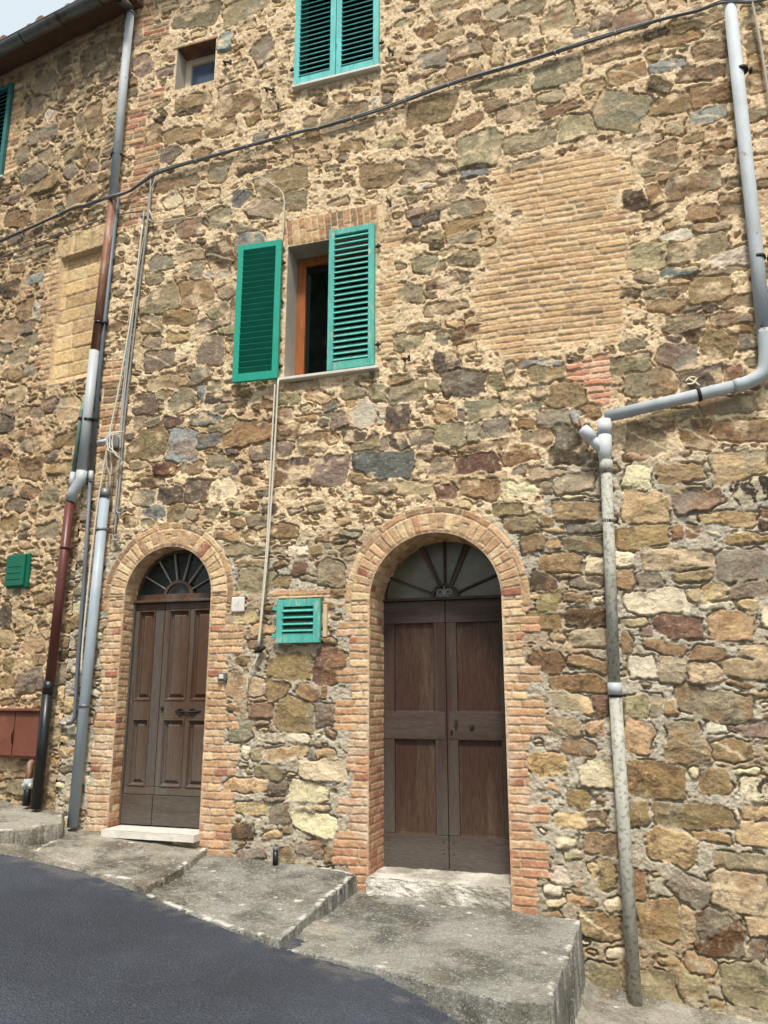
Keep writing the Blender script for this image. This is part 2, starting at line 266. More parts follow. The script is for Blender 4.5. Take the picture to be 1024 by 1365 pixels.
# ------------------------------------------------------------------ the stones of the wall, read off the photograph
PAL = dict(G=(148, 133, 105), g=(174, 155, 121), B=(146, 122, 90), D=(96, 80, 64), O=(160, 134, 96), R=(142, 112, 88), P=(218, 202, 166), K=(112, 114, 106),
           M=(84, 54, 48), V=(136, 120, 102), T=(190, 162, 124), Y=(206, 180, 128), W=(204, 192, 168), L=(146, 148, 140), X=(104, 90, 78), N=(144, 122, 88),
           Q=(152, 134, 94), J=(118, 90, 74), H=(108, 84, 62), Z=(196, 188, 156), C=(206, 92, 52))
STONES = '''
262,22,58,24,12,G 327,12,60,22,25,G 350,70,30,26,30,V 190,87,24,24,30,V 195,20,28,14,25,V 184,47,14,24,20,V 256,136,42,16,12,G 306,119,32,12,20,G
316,140,62,22,18,B 336,156,20,16,20,B 294,171,34,18,12,B 244,182,48,18,12,B 197,185,40,24,22,B 215,156,9,14,-40,D 347,184,18,14,10,V 300,56,18,22,10,L
177,110,16,12,10,B 174,124,16,10,20,G 252,149,36,7,5,D 601,7,46,18,20,g 572,42,26,14,35,B 625,25,26,16,20,B 599,47,36,14,20,g 621,69,46,18,22,B
577,81,36,20,12,V 564,100,40,10,25,V 543,80,16,12,-10,B 612,101,26,22,10,B 631,98,20,12,20,B 519,119,16,9,0,B 519,109,18,9,10,T 428,135,18,9,0,D
454,133,18,10,0,B 458,152,58,22,12,G 414,165,16,14,0,B 414,185,28,14,25,B 463,170,66,14,12,G 574,148,60,30,8,B 618,166,52,14,20,B 524,190,36,14,5,g
468,196,28,12,10,B 515,132,10,14,0,V 499,135,14,8,30,W 585,110,26,10,20,g 704,9,44,18,15,G 662,17,28,16,20,g 652,36,22,18,30,B 686,40,38,18,15,G
743,23,44,26,20,g 725,20,14,8,10,T 773,44,20,12,10,V 647,62,20,14,-5,B 664,78,16,14,10,T 839,27,52,24,22,R 802,28,26,16,10,V 822,67,82,18,12,T
741,98,58,28,12,G 666,112,64,14,12,G 836,98,50,22,12,O 871,63,22,12,12,O 689,149,52,18,18,G 660,141,28,12,20,G 744,146,50,14,20,R 709,158,16,9,20,T
727,164,18,7,20,D 827,148,64,44,-8,G 769,169,52,28,10,G 708,188,70,22,12,G 640,200,54,42,10,G 790,115,30,12,20,g 734,129,34,12,15,T 820,186,22,8,5,D
883,43,44,12,15,D 926,31,70,16,18,B 892,53,76,16,15,O 871,75,20,8,8,O 953,68,56,20,12,B 888,87,46,14,5,L 933,99,56,16,10,X 879,116,24,14,-20,D
892,139,54,22,12,B 951,125,62,22,12,B 944,153,44,18,18,L 900,170,24,18,0,g 953,178,26,12,15,R 924,184,30,10,10,B 965,193,54,12,12,B 855,186,48,12,15,G
875,141,16,14,0,B 1006,57,24,26,10,B 1008,84,22,22,0,B 1010,111,24,22,15,B
233,245,56,16,15,B 291,228,22,28,0,G 336,223,34,14,12,D 375,244,62,30,12,B 277,259,26,12,10,B 322,264,22,18,0,K 394,266,26,26,0,G 350,277,42,24,-10,G
256,280,20,10,10,G 230,296,22,10,10,B 254,303,34,20,10,R 272,294,10,12,0,D 291,291,30,22,10,G 328,305,34,12,-5,B 332,326,40,26,10,L 295,343,34,40,20,D
216,350,30,18,5,G 254,341,38,14,15,g 263,358,18,22,0,G 204,371,22,14,0,G 213,403,50,30,18,G 261,392,42,34,10,B 306,390,30,18,20,G 291,366,30,14,5,L
315,352,18,14,10,B 220,205,40,20,15,V 268,207,22,14,10,B 230,268,22,14,30,P 248,330,24,8,10,G
507,235,52,26,8,B 562,227,52,30,8,G 592,226,26,12,20,V 631,229,36,14,10,K 671,226,20,14,5,g 702,218,42,12,15,G 571,246,30,8,8,W 595,240,22,10,8,g
609,256,28,14,30,G 622,278,42,20,-2,B 585,276,22,10,15,V 555,284,26,12,10,V 567,292,32,10,12,X 555,307,24,7,10,D 626,297,64,14,12,B 618,318,38,12,12,G
583,326,20,12,0,D 577,317,28,10,5,G 543,319,26,10,8,G 597,338,24,12,20,g 619,345,42,18,3,G 568,352,34,22,0,G 588,354,14,14,0,G 581,378,28,14,15,V
599,372,18,10,20,V 618,372,14,14,0,K 545,391,40,22,3,G 574,393,14,8,0,G
874,214,56,30,12,g 948,204,36,10,15,B 953,216,44,10,12,g 887,236,56,10,12,B 925,247,70,26,14,G 847,268,30,24,15,D 871,261,26,26,20,B 889,276,62,10,22,V
937,284,46,18,8,B 976,273,36,26,8,G 981,243,22,12,5,G 945,303,52,12,12,G 901,315,44,12,12,W 864,340,52,30,5,g 931,331,76,28,14,G 974,345,50,24,10,W
906,362,44,12,4,K 960,363,64,10,8,G 948,385,50,32,2,B 843,390,28,12,0,D 887,387,58,14,4,G 861,369,34,12,0,G 910,375,30,8,5,T
889,407,50,18,-3,B 929,412,52,10,3,D 985,401,44,14,12,G 915,430,52,26,2,G 895,453,22,12,5,D 927,449,28,12,8,D 903,474,46,34,-15,V 954,461,48,32,-10,B
998,455,24,20,10,D 988,441,36,12,10,O 978,427,50,16,5,V 847,458,34,12,10,G 836,488,58,26,3,G 868,508,64,34,3,G 937,502,56,24,20,X 978,497,26,14,10,R
969,539,66,24,0,B 901,551,64,16,5,B 889,569,20,14,0,R 995,573,90,26,3,B 929,579,46,36,0,B 860,584,48,40,0,G 1018,542,16,10,5,R
847,611,24,8,-5,B 907,631,54,22,8,B 985,622,68,38,5,T 849,638,34,30,-20,P 861,674,58,40,-5,T 931,667,64,26,10,V 1002,652,48,32,12,Z 856,715,66,28,3,O
903,708,18,16,0,R 921,708,20,16,-10,R 972,691,70,20,2,T 1004,717,62,12,3,O 1021,691,14,26,0,D 1008,599,18,8,5,B 911,652,46,8,5,g
901,745,90,26,3,g 830,749,22,22,0,P 832,771,24,28,0,g 865,774,32,20,0,V 924,767,54,12,2,g 991,754,70,40,3,V 998,785,50,22,0,V 875,804,74,30,0,P
952,792,32,22,0,g 922,792,26,18,0,g 957,808,42,12,0,W 999,806,24,12,0,Y 903,836,60,28,-5,J 976,835,58,34,0,T 845,830,34,10,3,g 861,844,16,14,0,V
832,857,14,24,0,B 884,863,54,16,-15,O 945,872,48,18,0,B 1006,870,38,16,0,T 856,889,32,28,0,W 899,893,36,34,-5,T 942,896,44,24,-10,g 998,893,70,24,0,g
1021,822,10,28,0,P 952,940,90,36,-5,G 847,941,40,28,0,g 876,941,16,28,0,g 897,946,18,18,0,O 1004,926,36,8,-2,O 1000,973,52,14,-5,V
851,982,34,36,-10,T 915,993,54,50,-2,N 976,1001,50,26,0,N 875,1038,72,44,-5,N 952,1042,42,32,0,B 927,1029,16,12,0,P 1010,1050,42,30,0,Z 997,1029,34,8,0,P
849,1085,24,30,0,N 955,971,24,14,0,W 925,1090,102,34,-2,N 948,1116,48,12,0,O 895,1129,62,42,-8,T 983,1085,11,18,0,P 1010,1113,46,28,-5,T 990,1150,76,20,-8,O
985,1188,72,46,-5,g 1001,1168,20,6,0,P 921,1187,56,30,-35,V 879,1227,52,50,-3,N 921,1230,22,44,0,T 956,1244,58,54,-10,H 1011,1083,34,20,0,T 1012,1234,34,26,0,T
853,1180,18,40,0,B 932,1289,40,30,-25,B 994,1314,56,48,-5,G 872,1318,60,50,0,G 801,1235,50,30,-5,B 822,1272,24,12,0,P 805,1308,46,40,0,G 1010,1264,24,26,-20,V
921,1312,44,34,-10,G 732,802,30,22,0,Q 725,827,42,22,0,Q 769,798,34,12,0,G 799,800,16,8,0,P 783,824,54,24,0,H 783,850,62,22,0,T 745,849,24,12,0,T
729,882,44,24,-15,D 785,885,50,16,-10,B 771,911,66,22,0,B 762,936,64,20,-8,T 718,936,28,16,0,g 801,942,24,28,0,J 739,964,66,20,-15,G 699,970,20,16,0,Q
794,970,22,18,0,T 770,997,46,18,-12,B 728,1019,44,26,0,Y 796,1032,46,32,0,P 772,1065,26,22,-10,O 761,1093,40,20,0,T 797,1093,26,22,0,V 805,1126,44,26,0,B
724,1155,20,20,0,V 746,1168,30,22,0,W 796,1164,14,22,20,T 807,1168,24,36,0,B 702,1170,18,14,10,G
636,619,56,24,0,J 688,606,50,22,10,B 758,592,50,46,0,D 729,633,44,16,0,g 694,628,20,10,0,V 656,635,36,12,0,g 639,651,48,24,0,B 595,655,26,18,0,J
694,651,44,16,0,P 725,651,16,12,0,V 765,643,50,22,5,g 768,681,58,24,0,B 773,661,40,5,0,P 677,679,36,18,0,N 694,698,44,20,0,G 727,695,22,14,0,N
732,706,36,6,0,T 778,704,46,12,0,D 777,726,50,22,-5,G 712,724,34,22,0,N 740,726,20,14,0,T 745,751,52,22,-3,B 793,755,26,22,0,P 725,775,32,22,0,D
783,775,44,16,0,V 753,766,30,8,0,g 616,511,56,30,0,X 663,509,30,16,0,G 676,498,12,24,0,G 718,484,50,10,5,L 730,498,48,22,5,G 753,527,54,28,0,B
720,522,36,20,-20,G 685,531,38,24,5,G 704,541,34,12,0,G 642,547,38,26,3,G 619,555,14,16,0,V 594,550,26,20,0,T 739,557,44,20,0,V 787,549,22,16,0,N
770,555,18,18,0,L 704,566,22,14,0,B 660,571,36,24,0,V 632,578,18,24,0,G 601,578,36,26,0,G 720,583,42,22,0,G 641,596,64,10,8,G 592,600,24,8,0,D
692,602,44,12,0,B 622,448,38,16,8,D 590,452,16,14,0,G 619,466,26,16,10,T 594,482,32,26,15,X 764,481,18,12,0,D
594,412,48,14,8,G 564,438,36,8,3,B 544,457,34,18,3,G 529,557,32,32,10,X 510,619,76,32,2,K 543,524,48,22,18,G 505,524,24,22,-10,G 472,524,26,16,-5,G
426,530,32,14,-10,T 401,515,42,10,3,T 441,544,22,14,15,D 435,558,24,14,15,K 451,560,24,22,20,V 468,538,10,10,0,Y 487,550,30,36,20,W 507,553,16,24,0,W
381,575,32,20,8,B 415,592,36,24,12,B 441,585,18,12,0,B 472,583,30,16,5,X 486,592,38,16,18,G 511,591,14,16,0,V 530,589,26,20,-15,X 561,583,36,18,0,V
379,599,22,16,-10,V 393,630,44,32,10,X 437,628,50,36,0,V 479,636,28,18,-20,B 505,650,42,16,3,G 590,621,28,20,0,V 554,651,44,18,0,g 564,608,22,12,0,G
383,531,26,14,0,G 374,555,30,16,5,G 407,558,28,8,0,T 533,508,28,12,0,g 577,515,18,14,5,G 579,501,18,10,0,G
240,423,44,22,0,B 203,432,28,24,5,G 291,414,28,20,25,G 286,432,48,12,12,V 312,412,12,24,0,B 203,459,22,14,-5,G 238,450,28,10,0,O 249,463,14,14,0,P
213,481,38,24,8,V 283,467,30,36,0,V 305,440,26,12,10,G 248,493,18,10,0,B 226,509,56,18,5,g 265,501,30,18,20,V 286,514,18,14,0,G 289,530,32,16,5,X
323,521,24,14,0,B 219,526,22,14,3,G 194,539,28,24,0,X 214,541,11,14,0,D 247,533,40,24,8,G 265,526,20,20,10,L 231,562,28,13,3,X 275,559,38,14,8,K
186,562,14,16,0,G 203,562,18,12,15,G 296,569,32,16,15,G 277,587,34,16,15,K 329,578,62,30,8,B 358,538,16,12,0,B 293,543,14,14,0,V 242,594,36,42,0,L
196,594,48,36,10,N 177,585,16,14,20,X 292,615,30,18,0,N 220,624,28,18,5,M 254,623,26,16,0,G 189,634,26,8,5,B 204,643,30,12,0,X 190,663,28,20,-15,G
228,659,32,22,3,X 263,655,34,24,5,X 293,653,42,22,12,P 206,683,28,14,8,L 235,683,24,22,3,G 172,695,18,14,0,B 197,697,18,10,0,B 256,685,20,14,-10,G
283,683,16,14,0,G 350,603,28,20,5,V 313,624,14,14,0,X 310,602,18,12,0,X 186,619,24,12,10,G 371,709,44,16,0,B 334,716,12,18,0,N 305,714,32,12,-5,T
324,733,46,14,-5,G 343,695,28,18,0,G 359,678,20,14,0,X 334,751,36,12,0,T 341,776,42,30,-5,G
374,775,22,14,0,B 399,760,18,16,0,J 411,771,22,8,0,G 440,763,34,32,-5,G 446,789,24,12,-5,N 386,890,54,28,-3,Q 440,888,38,42,0,J 326,915,46,26,-3,g
369,917,26,26,0,N 411,922,30,16,-20,B 432,923,10,16,0,R 392,954,48,40,-10,N 433,954,28,26,0,V 458,955,10,12,0,X 321,975,30,24,10,G 346,947,28,18,0,V
362,984,34,12,0,W 397,984,28,12,0,W 383,1003,50,14,0,T 326,1003,11,16,0,P 342,1005,14,16,0,T 415,1005,10,14,0,L 432,1005,26,12,0,T 430,1027,60,24,-10,P
360,1029,36,20,-5,G 326,1047,52,18,0,T 371,1051,26,20,0,X 409,1056,48,22,0,P 367,1066,28,8,0,V 336,1079,40,16,0,g 373,1086,24,24,0,V 418,1097,56,26,-15,P
414,1079,40,10,0,g 316,1108,40,20,0,D 411,1132,36,20,0,V 383,1141,20,20,0,G 334,1139,34,14,0,V 456,1139,50,20,0,G
93,228,20,14,50,V 58,279,22,20,30,B 54,335,22,12,10,G 48,371,20,14,10,L 12,386,24,20,0,D 23,358,18,10,0,B 54,246,50,20,25,B 23,293,30,20,0,B
121,216,20,20,30,V 109,260,40,18,20,B 60,112,28,20,30,G 47,142,22,22,15,G 85,82,22,14,40,V 125,77,38,24,30,G 82,65,22,16,30,G 125,155,26,26,30,B
57,180,40,16,25,V 153,60,16,20,0,V 29,207,22,18,20,G 60,212,20,18,30,G 45,235,40,24,30,V 100,205,30,14,30,G 120,212,20,24,0,B 145,97,22,14,20,V
110,165,14,22,30,G 65,152,8,14,-30,W 33,414,20,22,20,B 50,414,16,17,10,W 12,440,22,26,0,B 34,437,22,18,5,V 35,455,34,10,20,G 5,468,22,14,20,V
26,476,26,16,15,G 40,494,22,14,10,V 18,500,24,14,0,B 89,545,30,30,0,T 21,526,22,18,0,T 15,546,20,16,0,V 9,566,20,20,0,X 30,550,20,14,0,G
47,550,22,14,5,V 66,540,22,18,5,V 47,576,22,10,0,R 6,602,18,18,0,R 58,592,26,26,10,T 37,592,16,18,0,V 87,587,34,16,10,B 23,580,22,12,0,B
41,623,30,28,0,N 82,624,34,14,0,N 18,626,14,22,10,T 68,609,16,14,0,V 40,657,22,14,0,B 66,659,20,26,0,G 9,656,22,14,0,V 21,673,24,16,0,V
46,682,9,14,0,B 12,698,26,16,15,B 63,708,28,18,10,G 126,673,16,14,0,D 105,706,20,16,0,B 112,685,20,16,0,V 7,820,16,28,0,X 60,797,26,14,15,B
23,821,12,16,0,T 45,860,26,24,0,T 7,852,14,22,0,T 12,885,12,18,0,N 51,876,16,20,10,B 39,908,38,28,15,V 11,908,20,16,0,B 89,857,14,12,0,B
89,873,22,12,0,D 85,900,22,24,0,V 87,939,20,20,0,T 80,980,28,20,0,g 82,1002,30,12,0,T 77,1016,28,12,0,T 73,1043,24,18,0,g 73,1065,34,14,0,B
22,1050,28,18,0,G 27,1033,22,8,0,T'''

# openings in the main wall: (name, test distance function). negative inside.
def arch_sd(cx, hw, zs_, zb):
    def f(u, v):
        top = np.hypot(u - cx, v - zs_) - hw
        side = np.abs(u - cx) - hw
        bot = zb - v
        return np.where(v > zs_, top, np.maximum(side, bot))
    return f
def rect_sd(u0, u1, v0, v1):
    return lambda u, v: np.maximum(np.maximum(u0 - u, u - u1), np.maximum(v0 - v, v - v1))
A1 = dict(cx=-3.834, hw=0.426, zs=2.43, zb=0.52, rec=0.16)
A2 = dict(cx=-1.468, hw=0.522, zs=2.313, zb=0.22, rec=0.35)
WIN = (-2.79, -1.965, 4.28, 5.575)
TOP = (-2.75, -1.925, 7.26, 8.56)
SMALL = (-4.11, -3.66, 7.60, 8.10)
VENT = (W(369, 828, 0.05)[0], W(427, 828, 0.05)[0], W(396, 857, 0.05)[2], W(396, 799, 0.05)[2])
OPEN_MAIN = [arch_sd(A1['cx'], A1['hw'], A1['zs'], A1['zb']), arch_sd(A2['cx'], A2['hw'], A2['zs'], A2['zb']), rect_sd(*WIN), rect_sd(*TOP), rect_sd(*SMALL)]
PALA = {k: lin(v) for k, v in PAL.items()}
BR_TAN = [lin(c) for c in ((210, 176, 134), (202, 164, 124), (218, 188, 146), (194, 156, 118), (208, 168, 130), (186, 152, 118))]
BR_RED = [lin(c) for c in ((176, 122, 96), (164, 110, 88), (188, 142, 112), (150, 102, 84), (194, 156, 124))]
BR_OLD = [lin(c) for c in ((178, 140, 104), (168, 128, 94), (150, 120, 92), (188, 154, 114), (146, 124, 98))]
MORT_WARM, MORT_GREY = lin((222, 197, 160)), lin((182, 172, 153))

def bricks(s, t, ch, bl, mj, seed, pal, pal2=None, mix2=None, warp=0.004):
    """brick pattern in local coordinates s (along the course) and t (across it)"""
    wx = (fbm(s * 14, t * 14, seed + 5, 3) - 0.5) * warp * 4; wy = (fbm(s * 12, t * 12, seed + 9, 3) - 0.5) * warp * 3
    s = s + wx; t = t + wy
    row = np.floor(t / ch); off = _h(row.astype(int), np.zeros_like(row, int), seed) * bl
    q = (s + off) / bl; br = np.floor(q)
    fs = (q - br) * bl; ft = t - row * ch
    e = np.minimum(np.minimum(fs, bl - fs), np.minimum(ft, ch - ft)) - mj / 2
    r1 = _h(row.astype(int), br.astype(int), seed + 1); r2 = _h(row.astype(int), br.astype(int), seed + 2); r3 = _h(row.astype(int), br.astype(int), seed + 3)
    P = np.array(pal); c = P[np.minimum((r1 * len(P)).astype(int), len(P) - 1)]
    if pal2 is not None:
        P2 = np.array(pal2); c2 = P2[np.minimum((r1 * len(P2)).astype(int), len(P2) - 1)]
        pick = (r3 < mix2).astype(float); c = mixc(c, c2, pick)
    c = c * (0.82 + 0.34 * r2)[..., None]
    return e, c, r2

def place_stones(plane, rng):
    out = []
    for tok in STONES.split():
        x, y, w_, h_, a, k = tok.split(','); x, y, w_, h_, a = map(float, (x, y, w_, h_, a))
        onleft = W(x, y)[0] < P0[0]
        if onleft != (plane == 'left'): continue
        f = (lambda px, py: luv(L(px, py))) if onleft else (lambda px, py: (lambda p: (p[0], p[2]))(W(px, py)))
        c = np.array(f(x, y)); ca, sa = math.cos(R(a)), math.sin(R(a))
        e1 = np.array(f(x + ca * w_ / 2, y - sa * w_ / 2)); e0 = np.array(f(x - ca * w_ / 2, y + sa * w_ / 2))
        g1 = np.array(f(x - sa * h_ / 2, y - ca * h_ / 2)); g0 = np.array(f(x + sa * h_ / 2, y + ca * h_ / 2))
        ax = (e1 - e0) / 2; bx = (g1 - g0) / 2; al = np.linalg.norm(ax); th = math.atan2(ax[1], ax[0])
        b = abs(ax[0] * bx[1] - ax[1] * bx[0]) / al
        out.append((c[0], c[1], al * 1.15, b * 1.20, th, k))
    return out
def stone_shape(st, rng):
    u, v, a, b, th, k = st; nrm = []
    for q, base in enumerate((0, 90, 180, 270)):
        j = rng.uniform(-11, 11); nrm.append((R(base + j), (a if q % 2 == 0 else b) * rng.uniform(0.93, 1.02)))
    for s0 in (1, 3, 5, 7):
        ang = math.atan2(a, b) if s0 in (1, 5) else math.pi - math.atan2(a, b)
        if s0 > 4: ang += math.pi
        ang += rng.uniform(-0.35, 0.35)
        d = (a * abs(math.cos(ang)) + b * abs(math.sin(ang))) * rng.choice([rng.uniform(0.72, 0.88), rng.uniform(0.84, 1.0), rng.uniform(0.88, 1.0)])
        nrm.append((ang, d))
    return nrm
def stone_sd(U, V, st, nrm, k=260.0):
    u, v, a, b, th, _ = st; c, s = math.cos(th), math.sin(th)
    x = (U - u) * c + (V - v) * s; y = -(U - u) * s + (V - v) * c
    e = 0
    for ang, d in nrm: e = e + np.exp(np.clip(k * (x * math.cos(ang) + y * math.sin(ang) - d), -60, 30))
    return np.log(np.maximum(e, 1e-20)) / k, x, y

def build_masonry(plane, us, vs, openings, brick_fn, mort_fn, fill_fn, seed, to_world, name, parent):
    rng = random.Random(seed)
    stones = place_stones(plane, rng); shapes = [stone_shape(s, rng) for s in stones]
    # --- fill the gaps between the traced stones with stones of the sizes found in that part of the wall
    cs = 0.02; cu = np.arange(us[0], us[-1], cs); cv = np.arange(vs[0], vs[-1], cs); CU, CV = np.meshgrid(cu, cv)
    occ = np.zeros(CU.shape, bool)
    for op in openings: occ |= op(CU, CV) < 0.03
    _, _, bm_, _ = brick_fn(CU, CV); occ |= bm_ > 0.5
    def win(A_u, A_v, u, v, r):
        i0, i1 = np.searchsorted(A_u, [u - r, u + r]); j0, j1 = np.searchsorted(A_v, [v - r, v + r]); return i0, i1, j0, j1
    for st, sh in zip(stones, shapes):
        i0, i1, j0, j1 = win(cu, cv, st[0], st[1], max(st[2], st[3]) * 1.3 + 0.06)
        if i1 > i0 and j1 > j0:
            d, _, _ = stone_sd(CU[j0:j1, i0:i1], CV[j0:j1, i0:i1], st, sh); occ[j0:j1, i0:i1] |= d < 0.012
    for frac, ntry in ((1.0, 3000), (0.75, 4500), (0.52, 7000), (0.36, 9000), (0.24, 10000)):
        for _ in range(int(ntry * (us[-1] - us[0]) / 7.4)):
            u = rng.uniform(us[0], us[-1]); v = rng.uniform(vs[0], vs[-1])
            iu = min(int((u - us[0]) / cs), occ.shape[1] - 1); iv = min(int((v - vs[0]) / cs), occ.shape[0] - 1)
            if occ[iv, iu]: continue
            wmax, gap, pal, skip = fill_fn(u, v)
            if rng.random() < skip: continue
            a = wmax * frac * rng.uniform(0.7, 1.1) / 2; b = a * rng.uniform(0.32, 0.62)
            st = (u, v, a, b, R(rng.gauss(0, 6)), rng.choice(pal)); sh = stone_shape(st, rng)
            i0, i1, j0, j1 = win(cu, cv, u, v, a * 1.25 + gap)
            if i1 - i0 < 2 or j1 - j0 < 2: continue
            d, _, _ = stone_sd(CU[j0:j1, i0:i1], CV[j0:j1, i0:i1], st, sh); ins = d < gap
            if (occ[j0:j1, i0:i1] & ins).sum() > 0.05 * ins.sum(): continue
            occ[j0:j1, i0:i1] |= d < gap * 0.6; stones.append(st); shapes.append(sh)
    # --- the full-resolution relief
    U, V = np.meshgrid(us, vs)
    wu = U + (fbm(U * 9, V * 9, seed + 1, 3) - 0.5) * 0.05 + (fbm(U * 34, V * 34, seed + 2, 3) - 0.5) * 0.022
    wv = V + (fbm(U * 9, V * 9, seed + 3, 3) - 0.5) * 0.045 + (fbm(U * 34, V * 34, seed + 4, 3) - 0.5) * 0.020
    sd = np.full(U.shape, 0.08); sd2 = np.full(U.shape, 0.08); sid = np.full(U.shape, -1); lx = np.zeros(U.shape); ly = np.zeros(U.shape)
    for i, (st, sh) in enumerate(zip(stones, shapes)):
        i0, i1, j0, j1 = win(us, vs, st[0], st[1], max(st[2], st[3]) * 1.35 + 0.06)
        if i1 - i0 < 2 or j1 - j0 < 2: continue
        d, x, y = stone_sd(wu[j0:j1, i0:i1], wv[j0:j1, i0:i1], st, sh); cur = sd[j0:j1, i0:i1]; c2_ = sd2[j0:j1, i0:i1]; m = d < cur
        c2_[:] = np.minimum(c2_, np.maximum(d, cur)); cur[m] = d[m]; sid[j0:j1, i0:i1][m] = i; lx[j0:j1, i0:i1][m] = x[m]; ly[j0:j1, i0:i1][m] = y[m]
    sd = np.maximum(sd, -(sd2 - sd) * 0.5 + 0.0045); del sd2
    n = len(stones); rr = np.random.RandomState(seed)
    colr = np.array([PALA[s[5]] for s in stones] + [[0, 0, 0]]); jit = rr.uniform(0.82, 1.16, n + 1); hue = rr.uniform(-0.05, 0.05, (n + 1, 3))
    colr = colr * jit[:, None] * (1 + hue)
    tiltx, tilty = rr.uniform(-0.10, 0.10, n + 1), rr.uniform(-0.16, 0.05, n + 1); off = rr.uniform(0, 50, n + 1)
    rug = rr.uniform(0.4, 1.3, n + 1); patch = rr.uniform(0, 1, n + 1); light = np.array([s[5] in 'PWZ' for s in stones] + [False])
    zz = np.array([s[5] == 'Z' for s in stones] + [False])
    mcol, mwarm, mlift, hgt = mort_fn(U, V)
    st_h = hgt + rr.uniform(-0.007, 0.010, n + 1)[sid]
    inside = -sd; prof = sst(-0.003, 0.012, inside)
    n1 = fbm(lx * 16 + off[sid], ly * 34 + off[sid], seed + 20, 5, 0.55); n2 = fbm(lx * 7 + off[sid], ly * 7, seed + 30, 4)
    ridg = np.abs(fbm(lx * 10 + off[sid], ly * 26, seed + 40, 4) - 0.5) * 2
    fd = rr.uniform(-1, 1, (n + 1, 3, 2)) * np.array([0.16, 0.30]); fo = rr.uniform(-0.004, 0.006, (n + 1, 3)); fac = None
    for q_ in range(3):
        pl = fd[sid, q_, 0] * lx + fd[sid, q_, 1] * ly + fo[sid, q_]; fac = pl if fac is None else np.minimum(fac, pl)
    hs = st_h + tiltx[sid] * lx * 0.5 + tilty[sid] * ly * 0.5 + np.clip(fac, -0.022, 0.02) * 0.9 + (n1 - 0.5) * 0.012 * rug[sid] - (0.10 - np.minimum(ridg, 0.10)) * 0.04 * rug[sid]
    hs = hs + (fbm(U * 70, V * 70, seed + 41, 2) - 0.5) * 0.005
    mn = fbm(U * 30, V * 30, seed + 50, 5, 0.6); mn2 = fbm(U * 6, V * 6, seed + 51, 3)
    hm = mlift + (mn - 0.5) * 0.019 + (mn2 - 0.5) * 0.010 + (fbm(U * 75, V * 75, seed + 52, 2) - 0.5) * 0.008
    crev = sst(0.012, 0.0, np.abs(sd - 0.004)) * sst(0.40, 0.56, fbm(U * 11, V * 11, seed + 60, 3)) * (sid >= 0)
    hm = hm - crev * 0.032
    pit = sst(0.74, 0.82, fbm(U * 26, V * 26, seed + 61, 2)); hm = hm - pit * 0.014
    msk = sst(-0.001, 0.0035, inside)
    h = hm * (1 - prof) + np.maximum(hs, hm * 0.2 - 0.004) * prof
    # colour of the stones: patches of another tone, veins, speckle
    c = colr[sid]
    rusty = lin((146, 110, 76)); greyt = lin((140, 136, 118)); pale = lin((214, 198, 164)); darkp = lin((70, 60, 54))
    c = mixc(c, np.broadcast_to(rusty, c.shape), 0.5 * sst(0.52, 0.66, n2) * (patch[sid] > 0.5) * (~light[sid]))
    c = mixc(c, np.broadcast_to(greyt, c.shape), 0.55 * sst(0.52, 0.64, n2) * (patch[sid] < 0.3) * (~light[sid]))
    c = mixc(c, np.broadcast_to(darkp, c.shape), 0.5 * sst(0.6, 0.7, fbm(lx * 22 + off[sid], ly * 22, seed + 71, 4)) * (patch[sid] > 0.3))
    c = mixc(c, np.broadcast_to(darkp * 0.6, c.shape), 0.95 * sst(0.50, 0.53, fbm(lx * 24, ly * 16 + off[sid], seed + 72, 3)) * zz[sid])
    spk = fbm(U * 40, V * 40, seed + 73, 4, 0.7)
    c = mixc(c, np.broadcast_to(pale, c.shape), 0.55 * sst(0.60, 0.68, spk) * (0.4 + 0.6 * light[sid]))
    vein = sst(0.012, 0.004, np.abs(lx * 0.5 + ly * 0.9 + (n2 - 0.5) * 0.05)) * ((patch[sid] > 0.94) & (sid >= 0))
    c = mixc(c, np.broadcast_to(pale, c.shape), vein * 0.8)
    c = c * (0.72 + 0.56 * n1)[..., None] * (0.86 + 0.28 * fbm(U * 85, V * 85, seed + 74, 2))[..., None]
    # mortar colour
    m = mcol * (0.80 + 0.42 * mn)[..., None] * (0.86 + 0.28 * mn2)[..., None]
    grav = sst(0.62, 0.70, fbm(U * 48, V * 48, seed + 80, 2)); m = mixc(m, np.broadcast_to(lin((150, 126, 96)), m.shape), 0.55 * grav)
    stain = sst(0.56, 0.74, fbm(U * 1.6, V * 2.6, seed + 81, 4)); m = mixc(m, np.broadcast_to(lin((164, 134, 98)), m.shape), 0.5 * stain)
    smear = sst(0.60, 0.74, fbm(U * 7 + 3, V * 9, seed + 82, 4)) * mwarm
    msk = msk * (1 - 0.75 * smear)
    c = mixc(m, c, msk)
    # bricks
    be, bc, bm2, bh = brick_fn(U, V)
    bmask = sst(-0.002, 0.003, be); bn = fbm(U * 34, V * 34, seed + 90, 4)
    bc = bc * (0.80 + 0.4 * bn)[..., None]
    bc = mixc(bc, np.broadcast_to(lin((222, 200, 164)), bc.shape), 0.35 * sst(0.58, 0.72, fbm(U * 18, V * 18, seed + 91, 4)))
    bm_mort = mixc(m, np.broadcast_to(lin((204, 180, 146)), m.shape), np.full(U.shape, 0.5))
    cb = mixc(bm_mort * 0.95, bc, bmask)
    hb = bh + (bn - 0.5) * 0.008 - (1 - sst(-0.003, 0.005, be)) * 0.008
    c = mixc(c, cb, bm2); h = h * (1 - bm2) + hb * bm2
    # weathering towards the ground: damp, algae
    return U, V, h, c, stones

